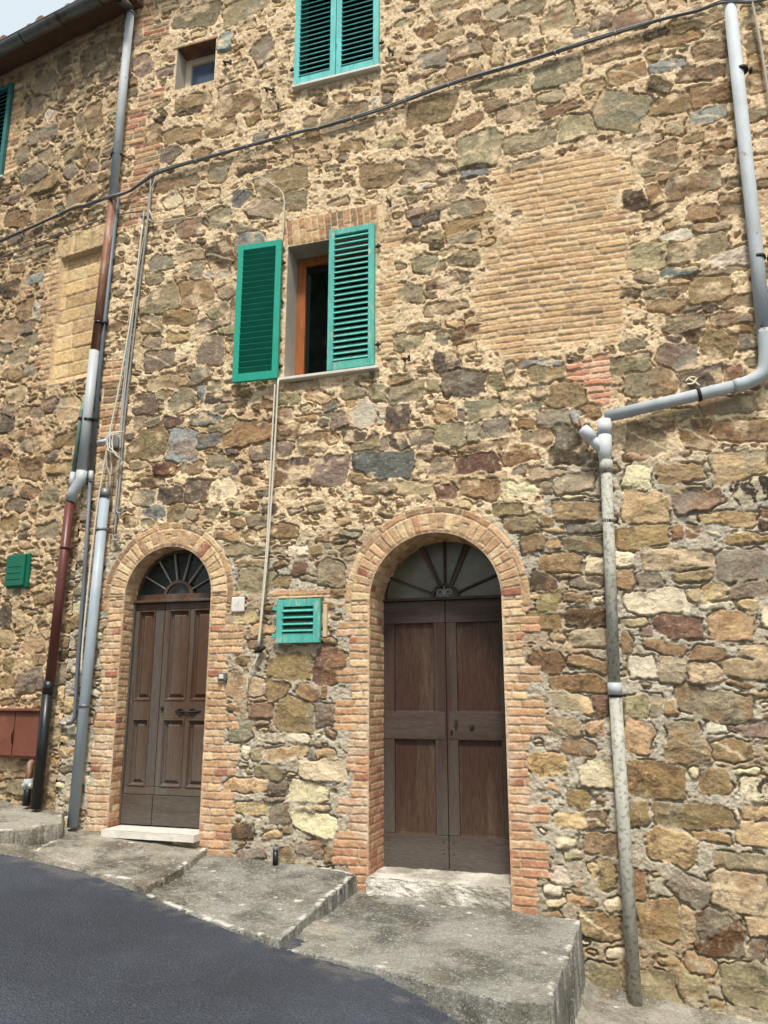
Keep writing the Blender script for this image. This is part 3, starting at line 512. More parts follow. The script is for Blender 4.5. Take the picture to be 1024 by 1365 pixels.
def grid_mesh(name, U, V, h, c, openings, to_world, parent, m, step):
    nv, nu = U.shape
    dmin = np.full(U.shape, 9.0)
    for op in openings:
        d = op(U, V); e = 1e-4
        near = (d < 0) & (d > -step)
        gx = (op(U + e, V) - op(U - e, V)) / (2 * e); gy = (op(U, V + e) - op(U, V - e)) / (2 * e)
        U = np.where(near, U - gx * d, U); V = np.where(near, V - gy * d, V)
        hb = sst(0.0, 0.03, d); h = h * hb + 0.004 * (1 - hb)
        dmin = np.minimum(dmin, d)
    Pw = to_world(U, V, h)
    idx = np.arange(nv * nu).reshape(nv, nu)
    a = idx[:-1, :-1]; b = idx[:-1, 1:]; cc = idx[1:, 1:]; d_ = idx[1:, :-1]
    out = dmin < -1e-6
    full = (dmin <= -step)
    keep = ~(full[:-1, :-1] | full[:-1, 1:] | full[1:, 1:] | full[1:, :-1])
    allin = out[:-1, :-1] & out[:-1, 1:] & out[1:, 1:] & out[1:, :-1]
    keep &= ~allin
    q = np.stack([a[keep], b[keep], cc[keep], d_[keep]], -1)
    used = np.zeros(nv * nu, bool); used[q.ravel()] = True; remap = np.cumsum(used) - 1
    q = remap[q]; co = Pw.reshape(-1, 3)[used]; cl = c.reshape(-1, 3)[used]
    return mesh_np(name, co, q, cl, parent, m)
def mesh_np(name, co, q, cl, parent, m, smooth=True):
    me = bpy.data.meshes.new(name); nf = len(q)
    me.vertices.add(len(co)); me.vertices.foreach_set('co', co.astype(np.float32).ravel())
    me.loops.add(nf * 4); me.loops.foreach_set('vertex_index', q.astype(np.int32).ravel())
    me.polygons.add(nf); me.polygons.foreach_set('loop_start', np.arange(0, nf * 4, 4, dtype=np.int32)); me.polygons.foreach_set('loop_total', np.full(nf, 4, np.int32))
    me.update(calc_edges=True)
    me.polygons.foreach_set('use_smooth', np.full(nf, smooth))
    if cl is not None:
        at = me.color_attributes.new('Col', 'FLOAT_COLOR', 'POINT')
        at.data.foreach_set('color', np.concatenate([np.clip(cl, 0, 1), np.ones((len(cl), 1))], 1).astype(np.float32).ravel())
    me.validate()
    return link(name, me, m, parent)

# ------------------------------------------------------------------ main house
house = tag(empty('stone_house', (-1.5, 0, 0)), 'tall rubble stone house with two arched wooden doors and green shutters', 'house')
def poly_sd(pts, u, v):                     # signed distance-like test to a polygon (negative inside)
    pts = np.array(pts); d = np.full(u.shape, 1e9); ins = np.zeros(u.shape, bool); n = len(pts)
    for i in range(n):
        a = pts[i]; b = pts[(i + 1) % n]; e = b - a; wx = u - a[0]; wy = v - a[1]
        t = np.clip((wx * e[0] + wy * e[1]) / (e @ e), 0, 1); dx = wx - e[0] * t; dy = wy - e[1] * t; d = np.minimum(d, dx * dx + dy * dy)
        cnd = ((a[1] <= v) & (b[1] > v)) | ((b[1] <= v) & (a[1] > v))
        xx = a[0] + (v - a[1]) / (b[1] - a[1] if b[1] != a[1] else 1e-9) * e[0]; ins ^= cnd & (u < xx)
    return np.where(ins, -1, 1) * np.sqrt(d)
def wp(*pts): return [(W(x, y)[0], W(x, y)[2]) for x, y in pts]
PATCH = wp((655, 226), (720, 214), (800, 196), (850, 222), (842, 250), (826, 272), (880, 300), (840, 322), (838, 360), (820, 385), (840, 430), (812, 466), (760, 472), (700, 492), (640, 486), (634, 462), (648, 436), (624, 400), (640, 362), (656, 330), (700, 290), (650, 256))
PATCH2 = wp((506, 300), (540, 300), (532, 340), (538, 402), (530, 430), (520, 476), (500, 488))
PINK = wp((756, 486), (790, 474), (812, 470), (814, 506), (812, 540), (790, 536), (776, 512), (752, 504))
LINTEL = (WIN[0] - 0.06, WIN[1] + 0.10, WIN[3] + 0.0, WIN[3] + 0.27)
VENTL = wp((355, 796), (368, 786), (440, 786), (440, 797))
def brick_main(U, V):
    e = np.full(U.shape, -1.0); c = np.zeros(U.shape + (3,)); m = np.zeros(U.shape); hh = np.zeros(U.shape)
    edge = (fbm(U * 7, V * 7, 801, 3) - 0.5) * 0.10
    def put(mask, be, bc, bh):
        nonlocal e, c, m, hh
        mk = mask > 0; e = np.where(mk, be, e); c = np.where(mk[..., None], bc, c); m = np.maximum(m, mask); hh = np.where(mk, bh, hh)
    # walled-up patch of thin worn bricks
    for poly, sdd, pal, pl2, mx, ch, bl in ((PATCH, 11, [c_ * 0.94 for c_ in BR_TAN], BR_OLD, 0.35, 0.055, 0.25), (PATCH2, 12, BR_TAN, BR_OLD, 0.3, 0.055, 0.22)):
        q = poly_sd(poly, U, V) + edge * 1.1; be, bc, r = bricks(U, V + 0.010 * np.sin(U * 2.2), ch, bl, 0.008, sdd, pal, pl2, mx, 0.004)
        be = be - 0.008 * sst(0.45, 0.7, fbm(U * 5, V * 12, 811, 3))
        wash = 0.20 + 0.50 * sst(0.42, 0.66, fbm(U * 4, V * 8, 812, 4)); bc = mixc(bc, np.broadcast_to(lin((216, 182, 136)), bc.shape), wash)
        put(sst(0.03, -0.05, q + 0.26 * (fbm(U * 7, V * 12, 813, 4) - 0.42)), be, bc, 0.003 + 0.006 * r)
    q = poly_sd(PINK, U, V) + edge * 0.4; be, bc, r = bricks(U, V, 0.052, 0.2, 0.012, 21, [lin((206, 150, 122)), lin((214, 168, 140)), lin((190, 128, 100))], None, None, 0.008)
    put((q < 0).astype(float), be, bc, -0.010 + 0.03 * r)
    # strip of thin bricks beside the corner
    side = -4.50 + 0.10 * np.sign(np.sin(V * 12 + 2 * np.sin(V * 3.1)))
    q = np.where((V > 5.9) & (V < 9.6) & (fbm(U * 0 + 1, V * 1.5, 830, 2) > 0.30), np.abs(U - (side + 0.02)) - 0.15, 1)
    be, bc, r = bricks(U, V, 0.062, 0.26, 0.012, 31, BR_OLD, BR_RED, 0.35, 0.006); put((q < 0).astype(float), be, bc, 0.002 + 0.01 * r)
    # brick pier between the corner pipe and door 1, lower half
    q = np.where((V > 2.3) & (V < 4.7), np.abs(U + 4.56) - 0.10 - 0.07 * (np.sin(V * 17) > 0), 1)
    be, bc, r = bricks(U, V, 0.07, 0.25, 0.012, 32, BR_TAN, BR_OLD, 0.4, 0.006); put(((q < 0) & (fbm(U * 3, V * 3, 833, 2) > 0.36)).astype(float), be, bc, 0.002 + 0.008 * r)
    # flat arch over the middle window: bricks on end
    q = rect_sd(*LINTEL)(U, V); be, bc, r = bricks(V + 0.0, U + (V - LINTEL[2]) * 0.08, 0.062, 0.29, 0.009, 41, BR_OLD, BR_TAN, 0.4, 0.003)
    put((q < 0).astype(float), np.minimum(be, -q - 0.003), bc, 0.008 + 0.006 * r)
    q = poly_sd(VENTL, U, V); be, bc, r = bricks(U, V, 0.07, 0.22, 0.01, 45, BR_TAN); put((q < 0).astype(float), be, bc, 0.006 + 0.0 * r)
    # door jambs and arches
    for A, sd0, (lw_, rw_), redz in ((A1, 51, (0.17, 0.17), 1.05), (A2, 61, (0.15, 0.16), 1.30)):
        ch = 0.060
        row = np.floor((V + (fbm(U * 12, V * 12, sd0 + 5, 3) - 0.5) * 0.008) / ch); grp = np.floor(row / 2)
        wide = _h(grp.astype(int), np.zeros_like(grp, int), sd0 + 7)
        left = U < A['cx']
        ext = np.where(left, lw_, rw_) + np.where(wide > 0.62, 0.12, 0.0) * np.where(left & (A is A1), 0.3, 1.0) + 0.012 * _h(row.astype(int), np.ones_like(row, int), sd0)
        side = np.abs(U - A['cx']) - A['hw']
        rag = 0.09 * (fbm(U * 9, V * 9, sd0 + 60, 4) - 0.52)
        q = np.where((V <= A['zs']) & (V > A['zb'] - 0.35), np.maximum(-side, side - ext + rag), 1)
        be, bc, r = bricks(np.abs(U - A['cx']) - A['hw'] + 0.2, V, ch, 0.135 if A is A1 else 0.27, 0.009, sd0, BR_TAN, BR_RED, np.clip(0.10 + (0.12 if A is A1 else 0.34) * sst(redz + 0.35, redz - 0.35, V), 0, 1), 0.005)
        bc = mixc(bc, np.broadcast_to(lin((178, 122, 94)), bc.shape), (0.35 if A is A1 else 0.62) * sst(redz + 1.0, redz - 0.5, V + (fbm(U * 3, V * 3, sd0 + 44, 3) - 0.5) * 1.0) * (0.5 + 0.5 * r))
        bc = mixc(bc, np.broadcast_to(lin((214, 196, 168)), bc.shape), 0.5 * sst(0.52, 0.68, fbm(U * 5, V * 5, sd0 + 45, 4)))
        put((q < 0).astype(float), np.minimum(be, -(side - ext + rag) - 0.002), bc, 0.003 + 0.006 * r)
        rad = np.hypot(U - A['cx'], V - A['zs']); ang = np.arctan2(V - A['zs'], U - A['cx'])
        rr0 = rad - A['hw']
        q = np.where(V > A['zs'] - 0.0, np.where(rr0 < 0.155, np.maximum(-rr0, rr0 - 0.155), 1), 1)
        be, bc, r = bricks(rr0 * 0.9 + 0.0, ang * (A['hw'] + 0.07), 0.064, 0.30, 0.009, sd0 + 3, BR_TAN, BR_RED, 0.06, 0.004)
        put((q < 0).astype(float), np.minimum(be, 0.155 - rr0 - 0.003), bc, 0.010 + 0.007 * r)
        r2 = rr0 - 0.155
        q = np.where((V > A['zs'] - 0.12) & (r2 >= 0), r2 - 0.058, 1)
        be, bc, r = bricks(ang * (A['hw'] + 0.18), r2, 0.058, 0.235, 0.010, sd0 + 4, BR_TAN, BR_OLD, 0.3, 0.003)
        put((q < 0).astype(float), be, bc, 0.006 + 0.006 * r)
    return e, c, m, hh
def mort_main(U, V):
    nb = (fbm(U * 1.4, V * 1.4, 900, 3) - 0.5) * 0.7
    lvl = np.where(U > -0.6, 3.35, 2.9)
    warm = sst(lvl - 0.25, lvl + 0.15, V + nb * 0.5)
    c = mixc(np.broadcast_to(MORT_GREY, U.shape + (3,)), np.broadcast_to(MORT_WARM, U.shape + (3,)), warm)
    low = sst(0.9, 0.0, V - 0.0 + nb * 0.5); c = mixc(c, np.broadcast_to(lin((148, 136, 110)), c.shape), 0.6 * low)
    return c, warm, 0.002 + 0.004 * warm, 0.010 - 0.004 * warm
def fill_main(u, v):
    if u > -0.7 and v < 3.3: return 0.30, 0.008, 'TgBNVPTgBOWG', 0.0
    if v < 2.9: return 0.22, 0.009, 'TgBVGPWNBG', 0.0
    if u < -2.9 and v < 6.0: return 0.17, 0.014, 'GBVXgBDTG', 0.1
    if u < -4.2: return 0.20, 0.010, 'GBVTgBT', 0.1
    if v < 4.4: return 0.17, 0.012, 'GBVgBTPVGT', 0.12
    return 0.19, 0.018, 'TgTVgTTGTB', 0.55
vsm = [-0.9]
while vsm[-1] < 9.5: vsm.append(vsm[-1] + 0.0060 + 0.0040 * min(1.0, max(0.0, (vsm[-1] - 2.5) / 5.0)))
us_m = np.arange(-4.8, 2.8, 0.0066); vs_m = np.array(vsm)
U, V, h, c, _ = build_masonry('main', us_m, vs_m, OPEN_MAIN, brick_main, mort_main, fill_main, 7, None, 'wall', house)
# shift of the mean plane: the walls of this age are never quite flat
h = h + (fbm(U * 0.8, V * 0.8, 990, 3) - 0.5) * 0.03 * sst(0, 0.3, np.minimum.reduce([o(U, V) for o in OPEN_MAIN]))
def tw_main(U, V, h): return np.stack([U, -h, V], -1)
wall_main = grid_mesh('wall', U, V, h, c, OPEN_MAIN, tw_main, house, M['masonry'], 0.011)
del U, V, h, c
# shell behind the facade: closes the building so that nothing shines through
def shell(name, x0, x1, y0, y1, z0, z1, parent, m):
    bm = bmesh.new(); box(bm, (x0 + x1) / 2, (y0 + y1) / 2, (z0 + z1) / 2, x1 - x0, y1 - y0, z1 - z0); return from_bm(name, bm, m, parent)
shell('inner_wall', -4.78, 2.78, 0.55, 6.0, -0.9, 9.45, house, M['dark'])
bm = bmesh.new()
for (x0, x1, z0, z1) in ((-4.78, 2.78, 9.3, 9.48),): box(bm, (x0 + x1) / 2, 0.28, (z0 + z1) / 2, x1 - x0, 0.5, z1 - z0)
box(bm, 2.72, 0.28, 4.2, 0.1, 0.5, 10.2)
from_bm('wall_core', bm, M['soffit'], house)
bm = bmesh.new(); box(bm, -1.0, 3.0, 9.75, 7.8, 7.2, 0.18, rot=None); from_bm('roof', bm, M['terracotta'], house)

# reveals of the openings
def reveal_arch(A, seed, name):
    outl = []; st = 0.008
    zz_ = np.arange(A['zb'] - 0.25, A['zs'], st); aa = np.arange(0, math.pi, st / A['hw'])
    L_ = [(A['cx'] + A['hw'], z, z, 0) for z in zz_] + [(A['cx'] + A['hw'] * math.cos(t), A['zs'] + A['hw'] * math.sin(t), A['zs'] + t * (A['hw'] + 0.07), t) for t in aa] + [(A['cx'] - A['hw'], z, z + 50, 0) for z in zz_[::-1]]
    L_ = np.array(L_); dd = np.linspace(-0.004, A['rec'] + 0.05, 40 if A is A2 else 22)
    S_, DD = np.meshgrid(np.arange(len(L_)), dd, indexing='ij')
    tt = L_[S_, 2]
    e, c, r = bricks(DD + 0.03, tt, 0.060, 0.145, 0.009, seed, BR_TAN, BR_RED, np.clip(0.1 + 0.3 * sst(1.6, 1.0, L_[S_, 1]), 0, 1), 0.003)
    c = mixc(c, np.broadcast_to(lin((178, 122, 94)), c.shape), (0.35 if A is A1 else 0.6) * sst(2.0, 0.6, L_[S_, 1]))
    c = c * (0.8 + 0.4 * fbm(tt * 30, DD * 30, seed, 4))[..., None]
    mk = sst(-0.002, 0.003, e); c = mixc(np.broadcast_to(lin((190, 168, 136)), c.shape), c, mk)
    hh = ((1 - mk) * 0.006 - fbm(tt * 30, DD * 30, seed + 1, 3) * 0.006) * sst(0, 0.02, DD)
    nx = np.where(np.arange(len(L_)) < len(zz_), 1.0, np.where(np.arange(len(L_)) >= len(zz_) + len(aa), -1.0, np.cos(L_[:, 3]))); nz = np.where((np.arange(len(L_)) >= len(zz_)) & (np.arange(len(L_)) < len(zz_) + len(aa)), np.sin(L_[:, 3]), 0)
    co = np.stack([L_[S_, 0] + nx[S_] * hh, DD, L_[S_, 1] + nz[S_] * hh], -1)
    n0, n1 = S_.shape; idx = np.arange(n0 * n1).reshape(n0, n1)
    q = np.stack([idx[:-1, :-1], idx[:-1, 1:], idx[1:, 1:], idx[1:, :-1]], -1).reshape(-1, 4)
    mesh_np(name, co.reshape(-1, 3), q, c.reshape(-1, 3), house, M['masonry'])
reveal_arch(A1, 71, 'door_reveal'); reveal_arch(A2, 81, 'door_reveal')
def reveal_rect(r, depth, m, parent, name='window_reveal'):
    u0, u1, v0, v1 = r; t = 0.03; bm = bmesh.new()
    yc = depth / 2 - 0.001
    for (cx, cz, sx, sz) in ((u0 - t / 2, (v0 + v1) / 2, t, v1 - v0 + 2 * t), (u1 + t / 2, (v0 + v1) / 2, t, v1 - v0 + 2 * t), ((u0 + u1) / 2, v0 - t / 2, u1 - u0, t), ((u0 + u1) / 2, v1 + t / 2, u1 - u0, t)):
        box(bm, cx, yc, cz, sx, depth, sz)
    return from_bm(name, bm, m, parent)

# ------------------------------------------------------------------ doors
def panel(bm, x0, x1, z0, z1, y, raised=True):       # moulded recess with a raised field; front faces -y
    w_, h_ = x1 - x0, z1 - z0; cx, cz = (x0 + x1) / 2, (z0 + z1) / 2
    loops = [(0, 0.0), (0.005, -0.010), (0.012, -0.010), (0.016, 0.004), (0.024, 0.022), (0.028, 0.024)]
    if raised: loops += [(0.032, 0.024), (0.056, 0.006), (0.058, 0.0055)]
    else: loops = [(0, 0.0), (0.001, 0.022), (0.012, 0.024)]
    rings = []
    for ins, dy in loops:
        rings.append([bm.verts.new((cx + sx * (w_ / 2 - ins), y + dy, cz + sz * (h_ / 2 - ins))) for sx, sz in ((-1, -1), (1, -1), (1, 1), (-1, 1))])
    for i in range(len(rings) - 1):
        for k in range(4): bm.faces.new((rings[i][k], rings[i][(k + 1) % 4], rings[i + 1][(k + 1) % 4], rings[i + 1][k]))
    bm.faces.new(rings[-1])
def leaf(name, x0, x1, z0, z1, y, cols, rows, parent, m, mp, mrail, raised=True, th=0.045):
    """cols / rows: panel spans. stiles and rails are real boards round them; the panels lie in them"""
    bm = bmesh.new(); g = 0.002
    box(bm, (x0 + x1) / 2, y + 0.055, (z0 + z1) / 2, x1 - x0, 0.02, z1 - z0)
    xs = [x0] + [v for cspan in cols for v in cspan] + [x1]; zs_ = [z0] + [v for rspan in rows for v in rspan] + [z1]
    for i in range(0, len(xs), 2): box(bm, (xs[i] + xs[i + 1]) / 2, y + th / 2, (rows[0][0] + rows[-1][1]) / 2, xs[i + 1] - xs[i] - g, th, rows[-1][1] - rows[0][0] - g, 0.004)
    for i in range(2, len(zs_) - 2, 2): pass
    o = from_bm(name, bm, m, parent)
    for i in range(0, len(zs_), 2):
        bm = bmesh.new()
        if i in (0, len(zs_) - 2): box(bm, (x0 + x1) / 2, y + th / 2, (zs_[i] + zs_[i + 1]) / 2, x1 - x0 - g, th, zs_[i + 1] - zs_[i] - g, 0.004)
        else:
            a = xs[0] + 0.012 if not raised else xs[1]; b_ = xs[-1] - 0.012 if not raised else xs[-2]
            box(bm, (a + b_) / 2, y + th / 2 - 0.0025, (zs_[i] + zs_[i + 1]) / 2, b_ - a - g, th, zs_[i + 1] - zs_[i] + 0.004, 0.004)
        from_bm('rail', bm, mrail, parent)
    for cspan in cols:
        for rspan in rows:
            bm = bmesh.new(); panel(bm, cspan[0], cspan[1], rspan[0], rspan[1], y + 0.002, raised); from_bm('door_panel', bm, mp, parent)
    return o
def fan(A, y, bars, rin, parent, mbar, mglass, base_h, rim=0.035, r_out=None, bw=0.012, m_rim=None):
    cx, zc = A['cx'], A['zs'] + base_h; r = (r_out or A['hw'] + 0.03)
    bm = bmesh.new(); N = 48; vs = [bm.verts.new((cx + r * math.cos(math.pi * k / N), y + 0.02, zc - 0.03 + r * math.sin(math.pi * k / N))) for k in range(N + 1)]
    bm.faces.new(vs); from_bm('fanlight_glass', bm, mglass, parent)
    for a in bars:
        bm = bmesh.new(); p0 = Vector((cx + rin * math.cos(R(a)), y, zc + rin * math.sin(R(a)))); p1 = Vector((cx + r * math.cos(R(a)), y, zc + r * math.sin(R(a))))
        d = (p1 - p0).normalized(); n_ = Vector((-d.z, 0, d.x)) * bw / 2
        f = [p0 - n_, p1 - n_, p1 + n_, p0 + n_]; fr = [bm.verts.new(q + Vector((0, -0.012, 0))) for q in f]; bk = [bm.verts.new(q + Vector((0, 0.014, 0))) for q in f]
        bm.faces.new(fr)
        for k in range(4): bm.faces.new((fr[k], fr[(k + 1) % 4], bk[(k + 1) % 4], bk[k]))
        from_bm('fanlight_bar', bm, mbar, parent)
    bm = bmesh.new()
    def arc(r0, r1, y0, y1, z_):
        ring = []
        for k in range(N + 1):
            t = math.pi * k / N; ring.append([bm.verts.new((cx + rr * math.cos(t), yy, z_ + rr * math.sin(t))) for rr, yy in ((r0, y0), (r1, y0), (r1, y1), (r0, y1))])
        for k in range(N):
            for j in range(4): bm.faces.new((ring[k][j], ring[k][(j + 1) % 4], ring[k + 1][(j + 1) % 4], ring[k + 1][j]))
        bm.faces.new(ring[0]); bm.faces.new(ring[-1][::-1])
    arc(A['hw'] - rim, A['hw'] + 0.05, y - 0.015, y + 0.03, A['zs'])
    from_bm('fanlight_frame', bm, m_rim or mbar, parent); bm = bmesh.new()
    arc(rin - 0.012, rin + 0.014, y - 0.022, y + 0.015, zc)
    from_bm('fanlight_hub', bm, m_rim or mbar, parent)

# --- large double door (right)
def PD(x, y, rec): p = W(x, y, -rec); return p[0], p[2]
rec = A2['rec']; xl, xr = A2['cx'] - A2['hw'] - 0.01, A2['cx'] + A2['hw'] + 0.01
zt = PD(590, 800, rec)[1]; zb = PD(590, 1168, rec)[1]; xm = PD(596, 1000, rec)[0]
door2 = tag(empty('double_door', (A2['cx'], rec, zb)), 'wide weathered dark double door'); door2.parent = house; door2.matrix_parent_inverse = house.matrix_world.inverted()
bpy.context.view_layer.update()
rows = [(PD(590, 1114, rec)[1], PD(590, 986, rec)[1]), (PD(590, 949, rec)[1], PD(590, 830, rec)[1])]
leaf('door_leaf', xl, xm - 0.002, zb, zt, rec + 0.01, [(PD(526, 1000, rec)[0], PD(580, 1000, rec)[0])], rows, door2, M['wood_dark'], M['wood_dark_panel'], M['wood_dark_rail'], raised=False)
leaf('door_leaf', xm + 0.002, xr, zb, zt, rec + 0.01, [(PD(611, 1000, rec)[0], PD(669, 1000, rec)[0])], rows, door2, M['wood_dark'], M['wood_dark_panel'], M['wood_dark_rail'], raised=False)
bm = bmesh.new(); box(bm, A2['cx'], rec + 0.02, zt + 0.014, 2 * A2['hw'] + 0.04, 0.07, 0.024, 0.004); from_bm('transom', bm, M['wood_dark'], door2)
A2f = dict(A2); A2f['zs'] = zt + 0.02
fan(A2f, rec + 0.03, [22, 68, 90, 112, 158], 0.105, door2, M['wood_dark'], M['glass_dusty'], 0.0, rim=0.02, bw=0.016)
for a in (66, 114):     # the two broad blades either side of the middle bar
    bm = bmesh.new(); d = Vector((math.cos(R(a)), 0, math.sin(R(a)))); c0 = Vector((A2['cx'], rec + 0.022, zt + 0.02)); n_ = Vector((-d.z, 0, d.x))
    v = [bm.verts.new(q) for q in (c0 + d * 0.11 - n_ * 0.018, c0 + d * 0.50 - n_ * 0.022, c0 + d * 0.50 + n_ * 0.030, c0 + d * 0.11 + n_ * 0.010)]
    r_ = bmesh.ops.extrude_face_region(bm, geom=[bm.faces.new(v)]); bmesh.ops.translate(bm, vec=(0, 0.015, 0), verts=[g for g in r_['geom'] if isinstance(g, bmesh.types.BMVert)])
    from_bm('fanlight_blade', bm, M['wood_brown'], door2)
for s in (-1, 1):      # wrought-iron scrolls in the small half circle
    bm = bmesh.new(); pts = []
    for k in range(40):
        t = k / 39; ang = R(-90) + t * R(430); rr = 0.036 * (1 - 0.72 * t)
        pts.append((A2['cx'] + s * (0.040 + 0.0) + s * rr * math.cos(ang) * -1, rec - 0.002, zt + 0.062 + rr * math.sin(ang)))
    tube(bm, pts, 0.0045, 6); from_bm('scroll', bm, M['cable_grey'], door2)
bm = bmesh.new(); tube(bm, [(A2['cx'], rec - 0.002, zt + 0.02), (A2['cx'], rec - 0.002, zt + 0.115)], 0.005, 6)
from_bm('scroll_stem', bm, M['cable_grey'], door2)
for (px, py, r_, nm_) in ((608, 965, 0.016, 'keyhole_plate'), (629, 969, 0.02, 'knob'), (602, 975, 0.012, 'lock')):
    bm = bmesh.new(); x, z = PD(px, py, rec); tube(bm, [(x, rec + 0.008, z), (x, rec - 0.006, z)], [r_, r_ * 0.8], 14)
    if nm_ == 'keyhole_plate': box(bm, x, rec + 0.002, z, 0.016, 0.012, 0.07, 0.003)
    from_bm(nm_, bm, M['iron'], door2)
for z in (zb + 0.05, zb + 0.16, zb + 0.24):
    for x in (xl + 0.05, xm - 0.04, xm + 0.04, xr - 0.06):
        bm = bmesh.new(); tube(bm, [(x, rec + 0.011, z), (x, rec + 0.006, z)], 0.005, 8); from_bm('nail', bm, M['iron'], door2)

# --- panelled door (left)
rec = A1['rec']; xl, xr = A1['cx'] - A1['hw'] - 0.01, A1['cx'] + A1['hw'] + 0.01
zt = PD(236, 803, rec)[1]; zb = PD(215, 1101, rec)[1]
def X1(px): return PD(130 + px / 3.1, 950, rec)[0]
door1 = tag(empty('panelled_door', (A1['cx'], rec, zb)), 'narrower brown panelled door with greyed lower boards'); door1.parent = house; door1.matrix_parent_inverse = house.matrix_world.inverted()
bpy.context.view_layer.update()
def PX(px, py): return PD(130 + px / 3.1, 680 + py / 3.1, rec)
rows = [(PX(290, 1145)[1], PX(290, 862)[1]), (PX(290, 788)[1], PX(290, 412)[1])]
c1 = (PX(135, 1000)[0] - 0.0, PX(205, 1000)[0]); xs1 = PX(243, 1000)[0]
c2 = (PX(262, 1000)[0], PX(353, 1000)[0]); c3 = (PX(368, 1000)[0], PX(368, 1000)[0] + (c2[1] - c2[0]) * 0.98)
zbb = PX(290, 1180)[1]
leaf('door_leaf', xl + 0.02, xs1 - 0.002, zbb, zt, rec, [c1], rows, door1, M['wood_grey'], M['wood_brown'], M['wood_brown'])
leaf('door_leaf', xs1 + 0.002, xr, zbb, zt, rec, [c2, (c3[0], min(c3[1], xr - 0.03))], rows, door1, M['wood_brown'], M['wood_brown'], M['wood_brown'])
bm = bmesh.new(); box(bm, (xl + 0.02 + xs1) / 2, rec + 0.012, (zb + zbb) / 2, xs1 - xl - 0.025, 0.05, zbb - zb - 0.004, 0.004); box(bm, (xs1 + xr) / 2 + 0.002, rec + 0.012, (zb + zbb) / 2, xr - xs1 - 0.004, 0.05, zbb - zb - 0.004, 0.004)
from_bm('kick_board', bm, M['wood_grey_rail'], door1)
bm = bmesh.new(); box(bm, xl + 0.012, rec + 0.012, (zb + zt) / 2, 0.03, 0.08, zt - zb, 0.003); from_bm('door_frame', bm, M['wood_grey'], door1)
bm = bmesh.new(); box(bm, A1['cx'], rec + 0.01, zt + 0.012, 2 * A1['hw'] + 0.04, 0.10, 0.022, 0.004); box(bm, A1['cx'], rec + 0.03, zt + 0.05, 2 * A1['hw'] + 0.04, 0.04, 0.055, 0.003); from_bm('transom', bm, M['wood_brown'], door1)
A1f = dict(A1); A1f['zs'] = zt + 0.03
fan(A1f, rec + 0.03, [27, 52, 76, 100, 124, 151], 0.135, door1, M['plaster'], M['glass_black'], 0.02, rim=0.012, bw=0.006, m_rim=M['wood_brown'])
bm = bmesh.new(); N = 24
vs = [bm.verts.new((A1['cx'] + 0.12 * math.cos(math.pi * k / N), rec + 0.02, zt + 0.05 + 0.12 * math.sin(math.pi * k / N))) for k in range(N + 1)]
r_ = bmesh.ops.extrude_face_region(bm, geom=[bm.faces.new(vs)]); bmesh.ops.translate(bm, vec=(0, 0.02, 0), verts=[g for g in r_['geom'] if isinstance(g, bmesh.types.BMVert)])
from_bm('sunburst_centre', bm, M['glass_black'], door1)
bm = bmesh.new()
x, z = PX(270, 818); tube(bm, [(x, rec + 0.004, z), (x, rec - 0.012, z), (x, rec - 0.02, z)], [0.012, 0.016, 0.009], 14)
from_bm('knob', bm, M['iron'], door1)
bm = bmesh.new()
for k, px in enumerate((346, 396)):
    x, z = PX(px, 832); pts = [(x + 0.03 * math.cos(t) , rec - 0.012, z + 0.022 * math.sin(t)) for t in np.linspace(0, 2 * math.pi, 22)]; tube(bm, pts, 0.006, 6)
x0, z0 = PX(325, 832); x1, z1 = PX(428, 830); tube(bm, [(x0, rec - 0.006, z0), ((x0 + x1) / 2, rec - 0.02, z0 - 0.004), (x1, rec - 0.006, z1)], 0.008, 8)
from_bm('pull_handle', bm, M['iron'], door1)

# ------------------------------------------------------------------ shutters and windows
SLW = 0.062
def shutter(name, w_, h_, nsl, parent, m, ms, loc, rotz=0.0, flip=1, broken=None, fr=0.055, tilt=48, holes=False):
    """a louvred leaf; hinge edge at local x=0, spreading to local x=flip*w_; front faces local -y"""
    bm = bmesh.new(); t = 0.036
    for x in (fr / 2, w_ - fr / 2): box(bm, flip * x, 0, h_ / 2, fr, t, h_, 0.003)
    for z, hh in ((fr / 2 + 0.01, fr + 0.02), (h_ - fr / 2, fr)): box(bm, flip * w_ / 2, 0.001, z, w_ - 2 * fr - 0.001, t - 0.003, hh, 0.003)
    o = from_bm(name, bm, m, parent)
    bm = bmesh.new(); z0, z1 = fr + 0.02, h_ - fr; pitch = (z1 - z0) / nsl
    for k in range(nsl):
        zc = z0 + pitch * (k + 0.5); rot = Matrix.Rotation(R(tilt), 3, 'X')
        if broken is not None and k == broken: rot = Matrix.Rotation(R(6), 3, 'Y') @ Matrix.Rotation(R(tilt + 15), 3, 'X'); zc -= 0.012
        box(bm, flip * w_ / 2, 0, zc, w_ - 2 * fr + 0.008, SLW, 0.008, 0.0015, rot=rot)
    o2 = from_bm('slats', bm, ms, parent)
    for q in (o, o2):
        q.matrix_parent_inverse = Matrix.Identity(4)
        mw = Matrix.Translation(Vector(loc)) @ Matrix.Rotation(rotz, 4, 'Z')
        q.matrix_local = parent.matrix_world.inverted() @ mw
    return o, o2
def sub(name, loc, parent, label=None):
    o = empty(name, loc)
    if label: o['label'] = label
    o.parent = parent; o.matrix_parent_inverse = parent.matrix_world.inverted(); bpy.context.view_layer.update(); return o
